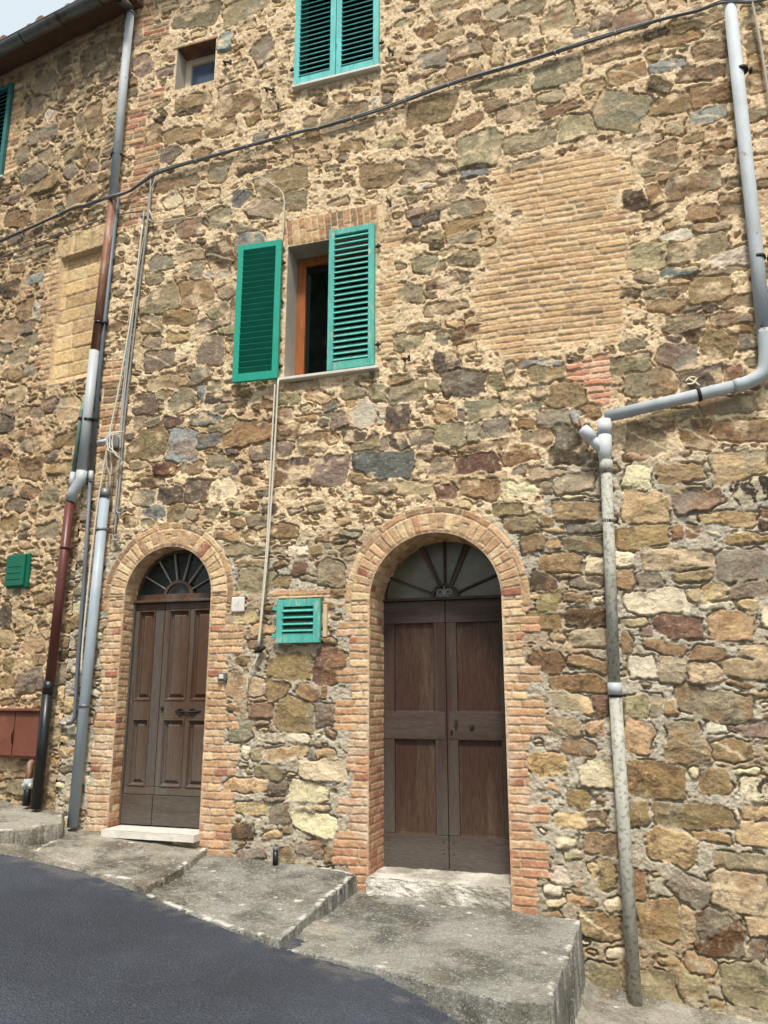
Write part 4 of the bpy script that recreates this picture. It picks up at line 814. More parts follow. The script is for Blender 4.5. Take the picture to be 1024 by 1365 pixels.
def frame_and_glass(r, y, fw_, parent, mf, mg, mull=False):
    u0, u1, v0, v1 = r; bm = bmesh.new()
    for cx, cz, sx, sz in ((u0 + fw_ / 2, (v0 + v1) / 2, fw_, v1 - v0), (u1 - fw_ / 2, (v0 + v1) / 2, fw_, v1 - v0), ((u0 + u1) / 2, v0 + fw_ / 2, u1 - u0 - 2 * fw_, fw_), ((u0 + u1) / 2, v1 - fw_ / 2, u1 - u0 - 2 * fw_, fw_)): box(bm, cx, y, cz, sx, 0.05, sz, 0.004)
    if mull: box(bm, (u0 + u1) / 2, y, (v0 + v1) / 2, fw_ * 1.2, 0.05, v1 - v0 - 2 * fw_, 0.004)
    from_bm('window_frame', bm, mf, parent)
    bm = bmesh.new(); box(bm, (u0 + u1) / 2, y + 0.008, (v0 + v1) / 2, u1 - u0 - fw_ * 1.5, 0.006, v1 - v0 - fw_ * 1.5); from_bm('window_pane', bm, mg, parent)
def hinge_pins(pts, parent, y=-0.03):
    for x, z in pts:
        bm = bmesh.new(); box(bm, x, y, z, 0.05, 0.012, 0.022, 0.003); tube(bm, [(x, y - 0.004, z - 0.02), (x, y - 0.004, z + 0.025)], 0.008, 8)
        from_bm('hinge', bm, M['iron'], parent)
# middle window
wm = sub('window', (WIN[0], 0, WIN[2]), house, 'middle window with one shutter shut and one folded back')
reveal_rect(WIN, 0.30, M['plaster'], wm)
frame_and_glass((WIN[0] + 0.0, WIN[1], WIN[2] + 0.0, WIN[3] - 0.0), 0.245, 0.085, wm, M['wood_orange'], M['glass_dark'])
hgt_ = WIN[3] - WIN[2] + 0.045; ww = (WIN[1] - WIN[0]) / 2 + 0.012
shutter('shutter', ww, hgt_, 22, wm, M['teal_old'], M['teal_old'], (WIN[1] + 0.02, -0.035, WIN[2] + 0.012), 0.0, -1)
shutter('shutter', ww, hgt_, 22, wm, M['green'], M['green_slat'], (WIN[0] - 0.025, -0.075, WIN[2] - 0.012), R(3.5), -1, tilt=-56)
bm = bmesh.new(); box(bm, (WIN[0] + WIN[1]) / 2 + 0.01, 0.10, WIN[2] - 0.012, WIN[1] - WIN[0] + 0.10, 0.33, 0.026, 0.004); from_bm('window_sill', bm, M['marble'], wm)
hinge_pins([(WIN[1] + 0.05, WIN[2] + 0.2), (WIN[1] + 0.05, WIN[3] - 0.17), (WIN[0] - 0.03, WIN[2] + 0.12), (WIN[0] - 0.03, WIN[3] - 0.17)], wm)
# top window, shutters shut
wt = sub('window', (TOP[0], 0, TOP[2]), house, 'top window with both turquoise shutters shut')
reveal_rect(TOP, 0.25, M['plaster'], wt)
bm = bmesh.new(); box(bm, (TOP[0] + TOP[1]) / 2, 0.24, (TOP[2] + TOP[3]) / 2, TOP[1] - TOP[0], 0.02, TOP[3] - TOP[2]); from_bm('window_pane', bm, M['glass_dark'], wt)
wtw = (TOP[1] - TOP[0]) / 2 + 0.012
shutter('shutter', wtw, TOP[3] - TOP[2] + 0.02, 22, wt, M['teal'], M['teal'], (TOP[1] + 0.015, -0.03, TOP[2] + 0.008), 0.0, -1, broken=15, tilt=48)
shutter('shutter', wtw, TOP[3] - TOP[2] + 0.02, 22, wt, M['teal'], M['teal'], (TOP[0] - 0.015, -0.03, TOP[2] + 0.008), 0.0, 1, tilt=48)
bm = bmesh.new(); box(bm, (TOP[0] + TOP[1]) / 2, 0.05, TOP[2] - 0.014, TOP[1] - TOP[0] + 0.06, 0.22, 0.026, 0.004); from_bm('window_sill', bm, M['marble'], wt)
hinge_pins([(TOP[1] + 0.04, TOP[2] + 0.25), (TOP[0] - 0.04, TOP[2] + 0.20)], wt)
# small window under the eaves
ws = sub('window', (SMALL[0], 0, SMALL[2]), house, 'tiny deep-set window under the eaves')
reveal_rect(SMALL, 0.26, M['plaster'], ws)
frame_and_glass((SMALL[0], SMALL[1], SMALL[2], SMALL[3]), 0.19, 0.065, ws, M['cream'], M['glass_blue'])
bm = bmesh.new(); box(bm, (SMALL[0] + SMALL[1]) / 2, 0.09, SMALL[3] + 0.007, 0.54, 0.20, 0.020, 0.003); from_bm('tile_lintel', bm, M['terracotta'], ws)
bm = bmesh.new(); box(bm, (SMALL[0] + SMALL[1]) / 2, 0.09, SMALL[2] - 0.004, 0.46, 0.18, 0.016, 0.003); from_bm('tile_sill', bm, M['terracotta'], ws)
# little vent shutter between the doors
wv_ = sub('vent_window', (VENT[0], 0, VENT[2]), house, 'small square turquoise vent shutter between the doors')
bm = bmesh.new(); box(bm, (VENT[0] + VENT[1]) / 2, 0.0, (VENT[2] + VENT[3]) / 2, VENT[1] - VENT[0] - 0.03, 0.03, VENT[3] - VENT[2] - 0.03); from_bm('backing', bm, M['wood_grey'], wv_)
shutter('shutter', VENT[1] - VENT[0], VENT[3] - VENT[2], 4, wv_, M['teal_old'], M['teal_old'], (VENT[0], -0.045, VENT[2]), 0.0, 1, fr=0.058, tilt=30)
M['trim'] = mat('pale_brick_trim', (196, 172, 138), var=0.2, bump=0.4)
bm = bmesh.new(); box(bm, VENT[1] + 0.028, -0.012, (VENT[2] + VENT[3]) / 2, 0.032, 0.03, 0.26, 0.004); from_bm('vent_side_trim', bm, M['trim'], wv_)
bm = bmesh.new(); box(bm, (VENT[0] + VENT[1]) / 2 + 0.0, -0.018, VENT[3] + 0.022, 0.40, 0.03, 0.014, 0.003); from_bm('vent_ledge', bm, M['trim'], wv_)
for z in (VENT[2] + 0.06, VENT[3] - 0.07):
    bm = bmesh.new(); box(bm, VENT[0] - 0.012, -0.05, z, 0.05, 0.02, 0.03, 0.003); from_bm('hinge', bm, M['teal_old'], wv_)

# ------------------------------------------------------------------ neighbour's house on the left
nb_house = tag(empty('neighbour_house', tuple(P0)), 'darker rubble stone house on the left with gutter and walled-up window', 'house')
def lp2(*pts): return [luv(L(x, y)) for x, y in pts]
BW = lp2((82, 346), (150, 326), (150, 470), (66, 514))
BWu0, BWu1 = luv(L(82, 346))[0], 0.02; BWv0, BWv1 = luv(L(66, 512))[1], luv(L(82, 346))[1]
SHu = luv(L(20, 113))[0]; SHv0, SHv1 = luv(L(4, 238))[1], luv(L(20, 113))[1]
OPEN_LEFT = [rect_sd(SHu - 0.85, SHu, SHv0, SHv1)]
def brick_left(U, V):
    e = np.full(U.shape, -1.0); c = np.zeros(U.shape + (3,)); m = np.zeros(U.shape); hh = np.zeros(U.shape)
    def put(mask, be, bc, bh):
        nonlocal e, c, m, hh
        mk = mask > 0; e = np.where(mk, be, e); c = np.where(mk[..., None], bc, c); m = np.maximum(m, mask); hh = np.where(mk, bh, hh)
    tooth = 0.05 * np.sign(np.sin(V * 21))
    q = np.maximum(np.maximum(BWu0 - 0.17 - tooth - U, U - 0.3), np.maximum(BWv0 - 0.02 - V, V - BWv1 - 0.02))
    be, bc, r = bricks(U, V, 0.058, 0.2, 0.009, 101, BR_TAN, BR_OLD, 0.3, 0.005); put((q < 0).astype(float), be, bc, 0.006 + 0.008 * r)
    q = rect_sd(BWu0, 0.3, BWv0, BWv1)(U, V); be, bc, r = bricks(U, V, 0.15, 0.27, 0.010, 102, [lin((222, 194, 146)), lin((212, 180, 130)), lin((202, 168, 124)), lin((216, 186, 140))], None, None, 0.004)
    put((q < 0).astype(float), np.minimum(be, -q - 0.004), bc, -0.040 * sst(0, 0.012, -q) + 0.006 * r)
    q = rect_sd(BWu0 - 0.06, 0.3, BWv1, BWv1 + 0.25)(U, V); be, bc, r = bricks(V, U + 3, 0.055, 0.30, 0.006, 103, [lin((200, 172, 128)), lin((190, 162, 120)), lin((206, 180, 136))], None, None, 0.003)
    put((q < 0).astype(float), be, bc, 0.008 + 0.005 * r)
    # brick edging of the shuttered window and its lintel
    q = rect_sd(SHu - 0.9, SHu + 0.22 + 0.0, SHv1, SHv1 + 0.26)(U, V); be, bc, r = bricks(V, U, 0.055, 0.30, 0.006, 104, BR_OLD); put((q < 0).astype(float), be, bc, 0.008 + 0.005 * r)
    q = np.where((V > SHv0 - 0.1) & (V <= SHv1), np.maximum(SHu - U, U - SHu - 0.14 - 0.05 * np.sign(np.sin(V * 19))), 1); be, bc, r = bricks(U, V, 0.06, 0.2, 0.01, 105, BR_TAN, BR_OLD, 0.5, 0.004); put((q < 0).astype(float), be, bc, 0.006 + 0.006 * r)
    q = np.where((V > 8.45), 0.0 * U - 1 + 0 * V, 1); q = np.where(V > 8.62, -1, 1)
    be, bc, r = bricks(U, V, 0.06, 0.25, 0.01, 106, BR_OLD); put((q < 0).astype(float), be, bc, 0.01 + 0.006 * r)
    return e, c, m, hh
def mort_left(U, V):
    nb = (fbm(U * 1.4, V * 1.4, 950, 3) - 0.5)
    c = mixc(np.broadcast_to(lin((208, 181, 144)), U.shape + (3,)), np.broadcast_to(lin((196, 170, 132)), U.shape + (3,)), sst(0.4, 0.6, nb + 0.5))
    low = sst(1.3, 0.5, V + nb); c = mixc(c, np.broadcast_to(lin((140, 126, 96)), c.shape), 0.7 * low)
    return c, 0.6 + 0 * U, 0.006 + 0 * U, 0.006 + 0 * U
def fill_left(u, v):
    if v > 6.0: return 0.24, 0.006, 'GBVVGBBVg', 0.0
    return 0.18, 0.009, 'TBVgBTBVNG', 0.12
us_l = np.arange(-3.4, 0.001, 0.009); us_l = us_l - us_l[-1] + 0.004
vsl = [-0.2]
while vsl[-1] < 9.0: vsl.append(vsl[-1] + 0.0085 + 0.0035 * min(1, max(0, (vsl[-1] - 2.5) / 5)))
U, V, h, c, _ = build_masonry('left', us_l, np.array(vsl), OPEN_LEFT, brick_left, mort_left, fill_left, 107, None, 'wall', nb_house)
rough_ = (fbm(U * 5, V * 5, 971, 4) - 0.5) * 0.026 * sst(4.3, 3.5, V); h = h * 1.25 + rough_
def tw_left(U, V, h): return P0 + U[..., None] * LD - h[..., None] * LN + V[..., None] * np.array([0, 0, 1.0])
grid_mesh('wall', U, V, h, c, OPEN_LEFT, tw_left, nb_house, M['masonry'], 0.013)
del U, V, h, c
# body behind the wall
def slab_l(name, u0, u1, o0, o1, v0, v1, m, parent, bev=0.0):
    bm = bmesh.new(); box(bm, (u0 + u1) / 2, -(o0 + o1) / 2, (v0 + v1) / 2, u1 - u0, abs(o1 - o0), v1 - v0, bev, rot=None)
    bmesh.ops.rotate(bm, cent=(0, 0, 0), matrix=Matrix.Rotation(-A7, 3, 'Z'), verts=bm.verts[:]); bmesh.ops.translate(bm, vec=tuple(P0), verts=bm.verts[:])
    return from_bm(name, bm, m, parent)
slab_l('inner_wall', -3.4, -0.1, -6.0, -0.30, -0.9, 8.8, M['dark'], nb_house)
slab_l('wall_core', -3.4, -3.32, -0.32, -0.02, -0.9, 8.9, M['soffit'], nb_house)
wl = sub('window', tuple(LP(SHu, SHv0)), nb_house, 'dark green shuttered window cut by the left edge')
def shutter_left(u, sgn):
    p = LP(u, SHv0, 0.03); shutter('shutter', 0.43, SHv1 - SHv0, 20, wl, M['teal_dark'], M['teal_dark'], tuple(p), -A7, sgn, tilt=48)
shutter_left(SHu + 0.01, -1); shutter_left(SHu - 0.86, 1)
slab_l('window_sill', SHu - 0.9, SHu + 0.05, -0.15, 0.06, SHv0 - 0.028, SHv0 - 0.004, M['marble'], wl)
slab_l('window_pane', SHu - 0.85, SHu, -0.2, -0.18, SHv0, SHv1, M['glass_dark'], wl)
# small dark green hatch
gx0, gz0 = luv(L(11, 785)); gx1, gz1 = luv(L(44, 738)); hat = sub('hatch', tuple(LP(gx0, gz0)), nb_house, 'small dark green metal hatch')
slab_l('hatch_frame', gx0, gx1, -0.01, 0.03, gz0, gz1, M['green_dark'], hat, 0.004); slab_l('hatch_door', gx0 + 0.005, gx1 - 0.035, 0.03, 0.055, gz0 + 0.015, gz1 - 0.012, M['green_dark'], hat, 0.006)
for k in range(3):
    bm = bmesh.new(); z = gz0 + 0.08 + k * 0.06; a = LP(gx0 + 0.04, z, 0.056); b = LP(gx1 - 0.07, z, 0.056); tube(bm, [a, b], 0.004, 6); from_bm('hatch_rib', bm, M['green_dark'], hat)

# gutter, eave and roof tiles of the neighbour
g0, g1 = L(-30, 80, 0.32), L(160, -18, 0.30)
gdir = (g1 - g0) / np.linalg.norm(g1 - g0); ga, gb = g0 - gdir * 1.2, g1 + gdir * 0.02
bm = bmesh.new(); ring = []
n_out = -LN
for i in range(25):
    p = ga + (gb - ga) * i / 24; rr = []
    for k in range(13):
        t = math.pi * (1 + k / 12); rr.append(bm.verts.new(p + n_out * 0.072 * math.cos(t) + np.array([0, 0, 1]) * 0.072 * math.sin(t)))
    ring.append(rr)
for i in range(24):
    for k in range(12): f = bm.faces.new((ring[i][k], ring[i][k + 1], ring[i + 1][k + 1], ring[i + 1][k])); f.smooth = True
bm.faces.new(ring[-1])
tube(bm, [ga + n_out * 0.072, gb + n_out * 0.072], 0.009, 8)
gut = from_bm('gutter', bm, M['zinc_dark'], nb_house); gut.modifiers.new('s', 'SOLIDIFY').thickness = 0.004
for i in range(6):
    bm = bmesh.new(); p = ga + (gb - ga) * (i + 0.5) / 6; pts = [p + n_out * 0.075 * math.cos(math.pi * (1 + k / 8)) + np.array([0, 0, 0.075 * math.sin(math.pi * (1 + k / 8))]) for k in range(9)]; tube(bm, pts, 0.007, 6); from_bm('gutter_bracket', bm, M['iron'], nb_house)
zE = float(ga[2]) + 0.06
bm = bmesh.new()
for off, zz0 in ((0.0, 0.0),):
    P = [ga + n_out * (-0.05) + np.array([0, 0, 0.03]), gb + n_out * (-0.05) + np.array([0, 0, 0.03]), gb + LN * 0.45 + np.array([0, 0, 0.03]), ga + LN * 0.45 + np.array([0, 0, 0.03])]
    lo = [bm.verts.new(p) for p in P]; hi = [bm.verts.new(p + np.array([0, 0, 0.05])) for p in P]
    bm.faces.new(lo[::-1]); bm.faces.new(hi)
    for k in range(4): bm.faces.new((lo[k], lo[(k + 1) % 4], hi[(k + 1) % 4], hi[k]))
from_bm('eave', bm, M['soffit'], nb_house)
bm = bmesh.new(); Lg = np.linalg.norm(gb - ga); nt_ = int(Lg / 0.19)
for i in range(nt_):
    p = ga + gdir * (i + 0.5) * 0.19 + np.array([0, 0, 0.05]) + n_out * (-0.01 + 0.02 * ((i * 7) % 3))
    q = p + LN * 4.0 + np.array([0, 0, 1.15]); rr0, rr1 = [], []
    for k in range(9):
        t = math.pi * k / 8; v_ = gdir * 0.072 * math.cos(t) + np.array([0, 0, 0.075 * math.sin(t)]); rr0.append(bm.verts.new(p + v_)); rr1.append(bm.verts.new(q + v_))
    for k in range(8): bm.faces.new((rr0[k], rr0[k + 1], rr1[k + 1], rr1[k])).smooth = True
    bm.faces.new(rr0)
a, b = ga + np.array([0, 0, 0.04]), gb + np.array([0, 0, 0.04])
bm.faces.new([bm.verts.new(p) for p in (a, b, b + LN * 4.0 + np.array([0, 0, 1.15]), a + LN * 4.0 + np.array([0, 0, 1.15]))])
from_bm('roof', bm, M['terracotta'], nb_house)

# ------------------------------------------------------------------ pipes
def clamp(pos, direction, r, parent, m, name='pipe_clamp'):
    d = Vector(direction).normalized() * 0.012; bm = bmesh.new(); p = Vector(pos); tube(bm, [p - d, p + d], r * 0.78 + 0.005, 16); box(bm, p.x + r + 0.012, p.y + 0.02, p.z, 0.02, 0.05, 0.02)
    return from_bm(name, bm, m, parent)
OFF = 0.085
pipeL = tag(empty('drainpipe', tuple(WL(48, 1073, OFF))), 'long patched downpipe from the gutter, zinc, rusty, maroon and black at its foot', 'drainpipe')
top = g1 + np.array([0, 0, -0.07])
tube_obj('upper_pipe', [W(174, 16, OFF), W(150, 268, OFF)], 0.0421, M['zinc'], pipeL, 18)
tube_obj('pipe_neck', [top, top + np.array([0, 0, -0.08]), W(174, 12, OFF) + np.array([0, 0, 0.02]), W(174, 20, OFF)], [0.06, 0.045, 0.045, 0.045], M['zinc_dark'], pipeL, 16)
tube_obj('rusty_pipe', [W(150, 266, OFF), W(126, 470, OFF)], 0.0391, M['copper'], pipeL, 18)
pe = [W(126, 468, OFF), W(109, 632, OFF)]
tube_obj('grey_pipe', pe, 0.045, M['pvc'], pipeL, 18)
eb = [W(109.5, 628, OFF), W(108, 640, OFF), W(98, 655, OFF), W(94, 668, OFF)]
tube_obj('elbow', eb, [0.049, 0.049, 0.048, 0.048], M['pvc'], pipeL, 18)
tube_obj('maroon_pipe', [W(94.5, 660, OFF), W(66, 914, OFF)], 0.0414, M['maroon'], pipeL, 18)
tube_obj('collar', [W(66, 908, OFF), W(63.5, 924, OFF)], 0.0490, M['black'], pipeL, 18)
tube_obj('foot_pipe', [W(64, 920, OFF), W(48, 1078, OFF)], 0.0444, M['black'], pipeL, 18)
for (x, y) in ((154, 207), (132, 431), (118, 560)): clamp(W(x, y, OFF), (0, 0, 1), 0.055, pipeL, M['black'])
clamp(W(87, 730, OFF), (0, 0, 1), 0.053, pipeL, M['maroon'])
sp = tag(empty('branch_pipe', tuple(W(98, 640, 0.07))), 'thin greenish pipe joining the left downpipe at its elbow', 'pipe')
tube_obj('branch_tube', [W(114, 535, 0.02), W(109, 548, 0.06), W(97.5, 636, 0.07)], 0.0207, M['verdigris'], sp, 12)
tube_obj('branch_cap', [W(97.5, 630, 0.07), W(95, 650, 0.08)], 0.0275, M['pvc'], sp, 12)
clamp(W(108, 558, 0.065), (0, 0, 1), 0.027, sp, M['iron'])
cond = tag(empty('conduit', tuple(W(97, 960, 0.05))), 'slim dark grey conduit running just right of the left downpipe', 'conduit')
tube_obj('conduit_tube', [W(157.5, 258, 0.05), W(137, 452, 0.05), W(121, 636, 0.05)], 0.0184, M['conduit'], cond, 12)
tube_obj('conduit_lower', [W(121, 630, 0.05), W(113, 760, 0.05), W(104, 880, 0.05), W(99.5, 955, 0.05), W(97, 962, 0.05), W(90, 965, 0.05)], 0.0161, M['conduit'], cond, 12)
tube_obj('conduit_end', [W(90, 965, 0.05), W(80, 964, 0.03)], 0.0138, M['pvc'], cond, 12)
tube_obj('conduit_joint', [W(121.5, 628, 0.05), W(121, 642, 0.05)], 0.0215, M['pvc'], cond, 12)
gt = tag(empty('protective_tube', tuple(W(97, 1100, 0.075))), 'straight blue-grey tube standing left of the panelled door', 'pipe')
tube_obj('tube_body', [W(140, 662, 0.075), W(96.5, 1102, 0.075)], 0.0436, M['pvc_tube'], gt, 20)
tube_obj('tube_cap', [W(141, 652, 0.075), W(140, 664, 0.075)], 0.0474, M['zinc_dark'], gt, 20)
clamp(W(135, 706, 0.075), (0, 0, 1), 0.057, gt, M['zinc_dark']); clamp(W(112.5, 941, 0.075), (0, 0, 1), 0.057, gt, M['zinc_dark'])
# right-hand pipe
pr = tag(empty('drainpipe', tuple(W(847, 1338, 0.08))), 'right drainpipe that bends under the wall and drops to the ground', 'drainpipe')
tube_obj('upper_pipe', [W(973, 6, 0.08), W(1008, 334, 0.08), W(1019, 448, 0.08)], 0.0485, M['zinc'], pr, 20)
tube_obj('pipe_bend', curve_pts([W(1018.5, 440, 0.08), W(1021, 475, 0.08), W(1016, 498, 0.08), W(996, 510, 0.08), W(978, 515, 0.08)], 0.03), 0.0494, M['zinc'], pr, 20)
tube_obj('sloping_pipe', [W(984, 513.5, 0.08), W(806, 556, 0.08)], 0.0445, M['zinc'], pr, 20)
tube_obj('pipe_socket', [W(806, 560, 0.08), W(806, 580, 0.08)], 0.0534, M['pvc_white'], pr, 20)
tube_obj('socket_body', [W(806, 578, 0.08), W(806, 598, 0.08), W(806.5, 618, 0.08)], [0.051, 0.053, 0.041], M['pvc_white'], pr, 20)
tube_obj('blind_branch', [W(806, 604, 0.08), W(780, 575, 0.10)], 0.0389, M['pvc_white'], pr, 20)
tube_obj('branch_collar', [W(790, 586, 0.095), W(780, 575, 0.10), W(777, 572, 0.10)], [0.049, 0.049, 0.045], M['pvc_white'], pr, 20)
tube_obj('rusty_stub', [W(778, 573, 0.10), W(772, 560, 0.05)], 0.0097, M['copper'], pr, 10)
tube_obj('lower_pipe', [W(808, 618, 0.08), W(819.5, 916, 0.08)], 0.0405, M['fibre'], pr, 20)
tube_obj('pipe_collar', [W(808, 614, 0.08), W(808, 630, 0.08)], 0.0477, M['fibre'], pr, 20)
tube_obj('joint_sleeve', [W(819.3, 910, 0.08), W(820, 926, 0.08)], 0.0485, M['pvc'], pr, 20)
tube_obj('foot_pipe', [W(819.8, 920, 0.08), W(847.5, 1345, 0.08)], 0.0429, M['fibre'], pr, 20)
for (x, y) in ((988, 94), (1011, 344)): clamp(W(x, y, 0.08), (0, 0, 1), 0.060, pr, M['iron'])
clamp(W(932, 526, 0.08), W(932, 526, 0.08) - W(940, 524, 0.08), 0.058, pr, M['iron'])
clamp(W(820, 927, 0.08), (0, 0, 1), 0.053, pr, M['black']); clamp(W(811, 695, 0.08), (0, 0, 1), 0.046, pr, M['iron'])

# ------------------------------------------------------------------ cables, cords
cb = tag(empty('cable_bundle', tuple(WL(0, 322, 0.04))), 'dark bundle of cables crossing the whole facade under the top windows', 'cable')
path = [(-40, 338), (0, 321), (60, 295), (100, 277), (112, 275), (135, 266), (150, 262), (172, 255), (190, 243), (216, 228), (300, 203), (400, 176), (424, 171), (510, 145), (600, 112), (700, 82), (800, 50), (880, 26), (930, 14), (962, 3), (985, 3), (1004, 3), (1030, -4)]
for k, (dy, o, r_, m) in enumerate(((0, 0.048, 0.0085, 'cable'), (-1.8, 0.054, 0.0065, 'cable_grey'), (1.5, 0.030, 0.0075, 'cable_grey'))):
    rng = random.Random(k); pts = [WL(x, y + dy + rng.uniform(-0.7, 0.7), (o + (0.10 if 140 < x < 162 else 0) + (0.07 if 960 < x < 990 else 0))) for x, y in path]
    tube_obj('cable_strand', pts, r_, M[m], cb, 8, True, 0.05)
for x, y in ((30, 308), (80, 286), (215, 228), (262, 214), (330, 195), (385, 180), (424, 171), (470, 158), (540, 134), (598, 113), (665, 92), (740, 70), (820, 44), (880, 26)):
    bm = bmesh.new(); p = WL(x, y, 0.045); box(bm, p[0], p[1], p[2], 0.012, 0.05, 0.034, 0.003); from_bm('cable_clip', bm, M['cable_grey'], cb)
def cord(name, path, r_, m, label, cat, group=None, o=0.03, parent=None):
    pts = [WL(x, y, o if not isinstance(o, list) else o[i]) for i, (x, y) in enumerate(path)]
    ob = tube_obj(name, pts, r_, M[m], parent, 6, True, 0.06)
    if parent is None: tag(ob, label, cat, group)
    return ob
cord('cable', [(-20, 352), (40, 328), (100, 306), (150, 288), (190, 281)], 0.006, 'cable', 'single thin dark cable crossing below the cable bundle at the left', 'cable')
dr = tag(empty('cable_drop', tuple(W(160, 600, 0.04))), 'pale cables hanging from the bundle down beside the left pipes', 'cable')
for p_, m in ((((201, 238), (199, 280), (190, 350), (176, 470), (165, 570), (160, 640), (152, 715)), 'cable_grey'), (((208, 236), (199, 262), (196, 300), (186, 350), (172, 470), (163, 560), (157, 640), (151, 700)), 'rope_grey'),
              (((192, 282), (186, 340), (172, 450), (163, 540), (160, 600)), 'pvc_tube'), (((197, 292), (205, 297), (199, 280)), 'rope_grey')):
    cord('cable_strand', p_, 0.009, m, None, None, parent=dr, o=0.035)
rp = cord('rope', [(190, 300), (178, 400), (160, 510), (146, 580), (128, 690), (112, 840), (108, 900)], 0.009, 'rope', 'slack pale rope slanting down left of the junction box and grey tube', 'rope', o=0.05)
cord('cable', [(123, 805), (121, 820), (124, 850), (121, 868), (112, 885), (110, 905), (113, 920)], 0.006, 'rope', 'short white cable curling along the lower dark conduit', 'cable', o=0.09)
jb = tag(empty('junction_box', tuple(W(144, 592, 0.05))), 'pale plastic junction box with looped cables above the grey tube', 'junction box')
bm = bmesh.new(); p = W(150, 588, 0.06); box(bm, p[0], p[1], p[2], 0.085, 0.09, 0.115, 0.01); from_bm('box_body', bm, M['pvc'], jb)
tube_obj('box_spout', [W(146, 587, 0.07), W(131, 590, 0.06)], 0.022, M['pvc_white'], jb, 10)
for k, pth in enumerate((((152, 575), (143, 584), (144, 600), (152, 604)), ((160, 578), (147, 580), (146, 596), (158, 606)), ((165, 575), (152, 577), (150, 600), (161, 612)))):
    cord('loop_cable', pth, 0.007, 'rope', None, None, parent=jb, o=0.12)
for pth in (((142, 600), (142, 620), (147, 634), (146, 655)), ((147, 600), (149, 628), (147, 640), (144, 655)), ((164, 615), (156, 628), (148, 634))): cord('loop_cable', pth, 0.009, 'rope_grey', None, None, parent=jb, o=0.07)
for i, (x, y) in enumerate(((160, 680), (155, 716))):
    bm = bmesh.new(); c0 = W(x, y, 0.05); pts = [c0 + np.array([0.035 * math.cos(t), 0, 0.03 * math.sin(t)]) for t in np.linspace(R(150), R(380), 14)]; tube(bm, pts, 0.009, 8); tube(bm, [c0 + np.array([0, 0.05, 0.03]), c0 + np.array([-0.03, 0.0, 0.015])], 0.007, 6)
    tag(from_bm('wall_hook', bm, M['cable_grey']), ['upper pale hook holding the hanging cables right of the grey tube', 'lower pale hook holding the hanging cables just above the panelled door arch'][i], 'hook', 'pale cable hooks')
mr_ = tag(empty('rope', tuple(W(345, 865, 0.05))), 'doubled pale rope hanging from the middle window down past the vent shutter', 'rope')
cord('rope_strand', [(371, 505), (366, 600), (358, 720), (350, 810), (345, 862)], 0.008, 'rope', None, None, parent=mr_, o=0.07)
cord('rope_strand', [(367, 508), (362, 600), (356, 720), (349, 810), (344, 862)], 0.008, 'rope', None, None, parent=mr_, o=0.06)
cord('rope_tail', [(349, 866), (342, 878), (334, 893), (330, 905), (329, 926)], 0.006, 'rope', None, None, parent=mr_, o=0.04)
cord('rope_tail', [(343, 864), (343, 876), (340, 884), (336, 890)], 0.006, 'rope', None, None, parent=mr_, o=0.045)
bm = bmesh.new(); p = W(346, 866, 0.04); tube(bm, [p + np.array([-0.04, 0, -0.02]), p, p + np.array([0.05, 0, 0.02])], [0.012, 0.03, 0.012], 8); from_bm('rope_knot', bm, M['iron'], mr_)
cord('cord', [(206, 297), (232, 293), (262, 284), (300, 263), (330, 243), (346, 236), (362, 245), (378, 260), (378, 300), (376, 326)], 0.005, 'rope', 'thin pale cord looping over the wall to the green open shutter', 'cord', o=0.035)
cord('cable', [(1000, -8), (1006, 20), (1014, 60), (1022, 110), (1030, 150)], 0.012, 'rope_grey', 'pale cable hanging in the top right corner beside the drainpipe', 'cable', o=0.05)

# ------------------------------------------------------------------ ironwork on the wall
def bar_hook(px, py, dx, dz, label, r=0.011):
    bm = bmesh.new(); p = W(px, py, 0.0); tube(bm, [p + np.array([0, 0.03, 0]), p + np.array([0, -0.06, 0]), p + np.array([dx, -0.075, dz])], r, 8); box(bm, p[0] + dx, -0.078, p[2] + dz, 0.02, 0.02, 0.05, 0.003)
    tag(from_bm('iron_hook', bm, M['iron']), label, 'hook', 'iron hooks on the wall')
bar_hook(302, 88, 0.09, -0.05, 'black iron hook just right of the tiny window')
bar_hook(357, 123, 0.10, -0.07, 'black iron hook left of the top window sill')
bar_hook(372, 144, 0.03, -0.05, 'bent iron wire hook below and left of the top window', 0.006)
bar_hook(520, 70, 0.05, -0.09, 'black iron hook right of the top window')
bar_hook(518, 268, 0.04, -0.09, 'thin iron spike right of the brick lintel of the middle window', 0.007)
bar_hook(541, 482, 0.05, -0.01, 'iron stay with a loop right of the middle window sill', 0.010)
bar_hook(497, 500, 0.03, -0.03, 'rusty iron latch at the right end of the middle sill', 0.012)
bar_hook(6, 226, 0.05, -0.01, 'iron latch under the dark shutter at the left edge') if False else None

bm = bmesh.new()
tube(bm, curve_pts([W(914, 508, 0.022), W(920, 503, 0.022), W(927, 503, 0.022)], 0.01), 0.006, 6); tube(bm, curve_pts([W(918, 505, 0.022), W(926, 509, 0.022), W(933, 514, 0.022)], 0.01), 0.006, 6); tube(bm, curve_pts([W(916, 512, 0.022), W(924, 511, 0.022), W(929, 504, 0.022), W(929, 503, 0.024)], 0.01), 0.008, 6)
from_bm('mortar_smear', bm, M['cream'], house)  # pale curl of leftover mortar on the dark stone
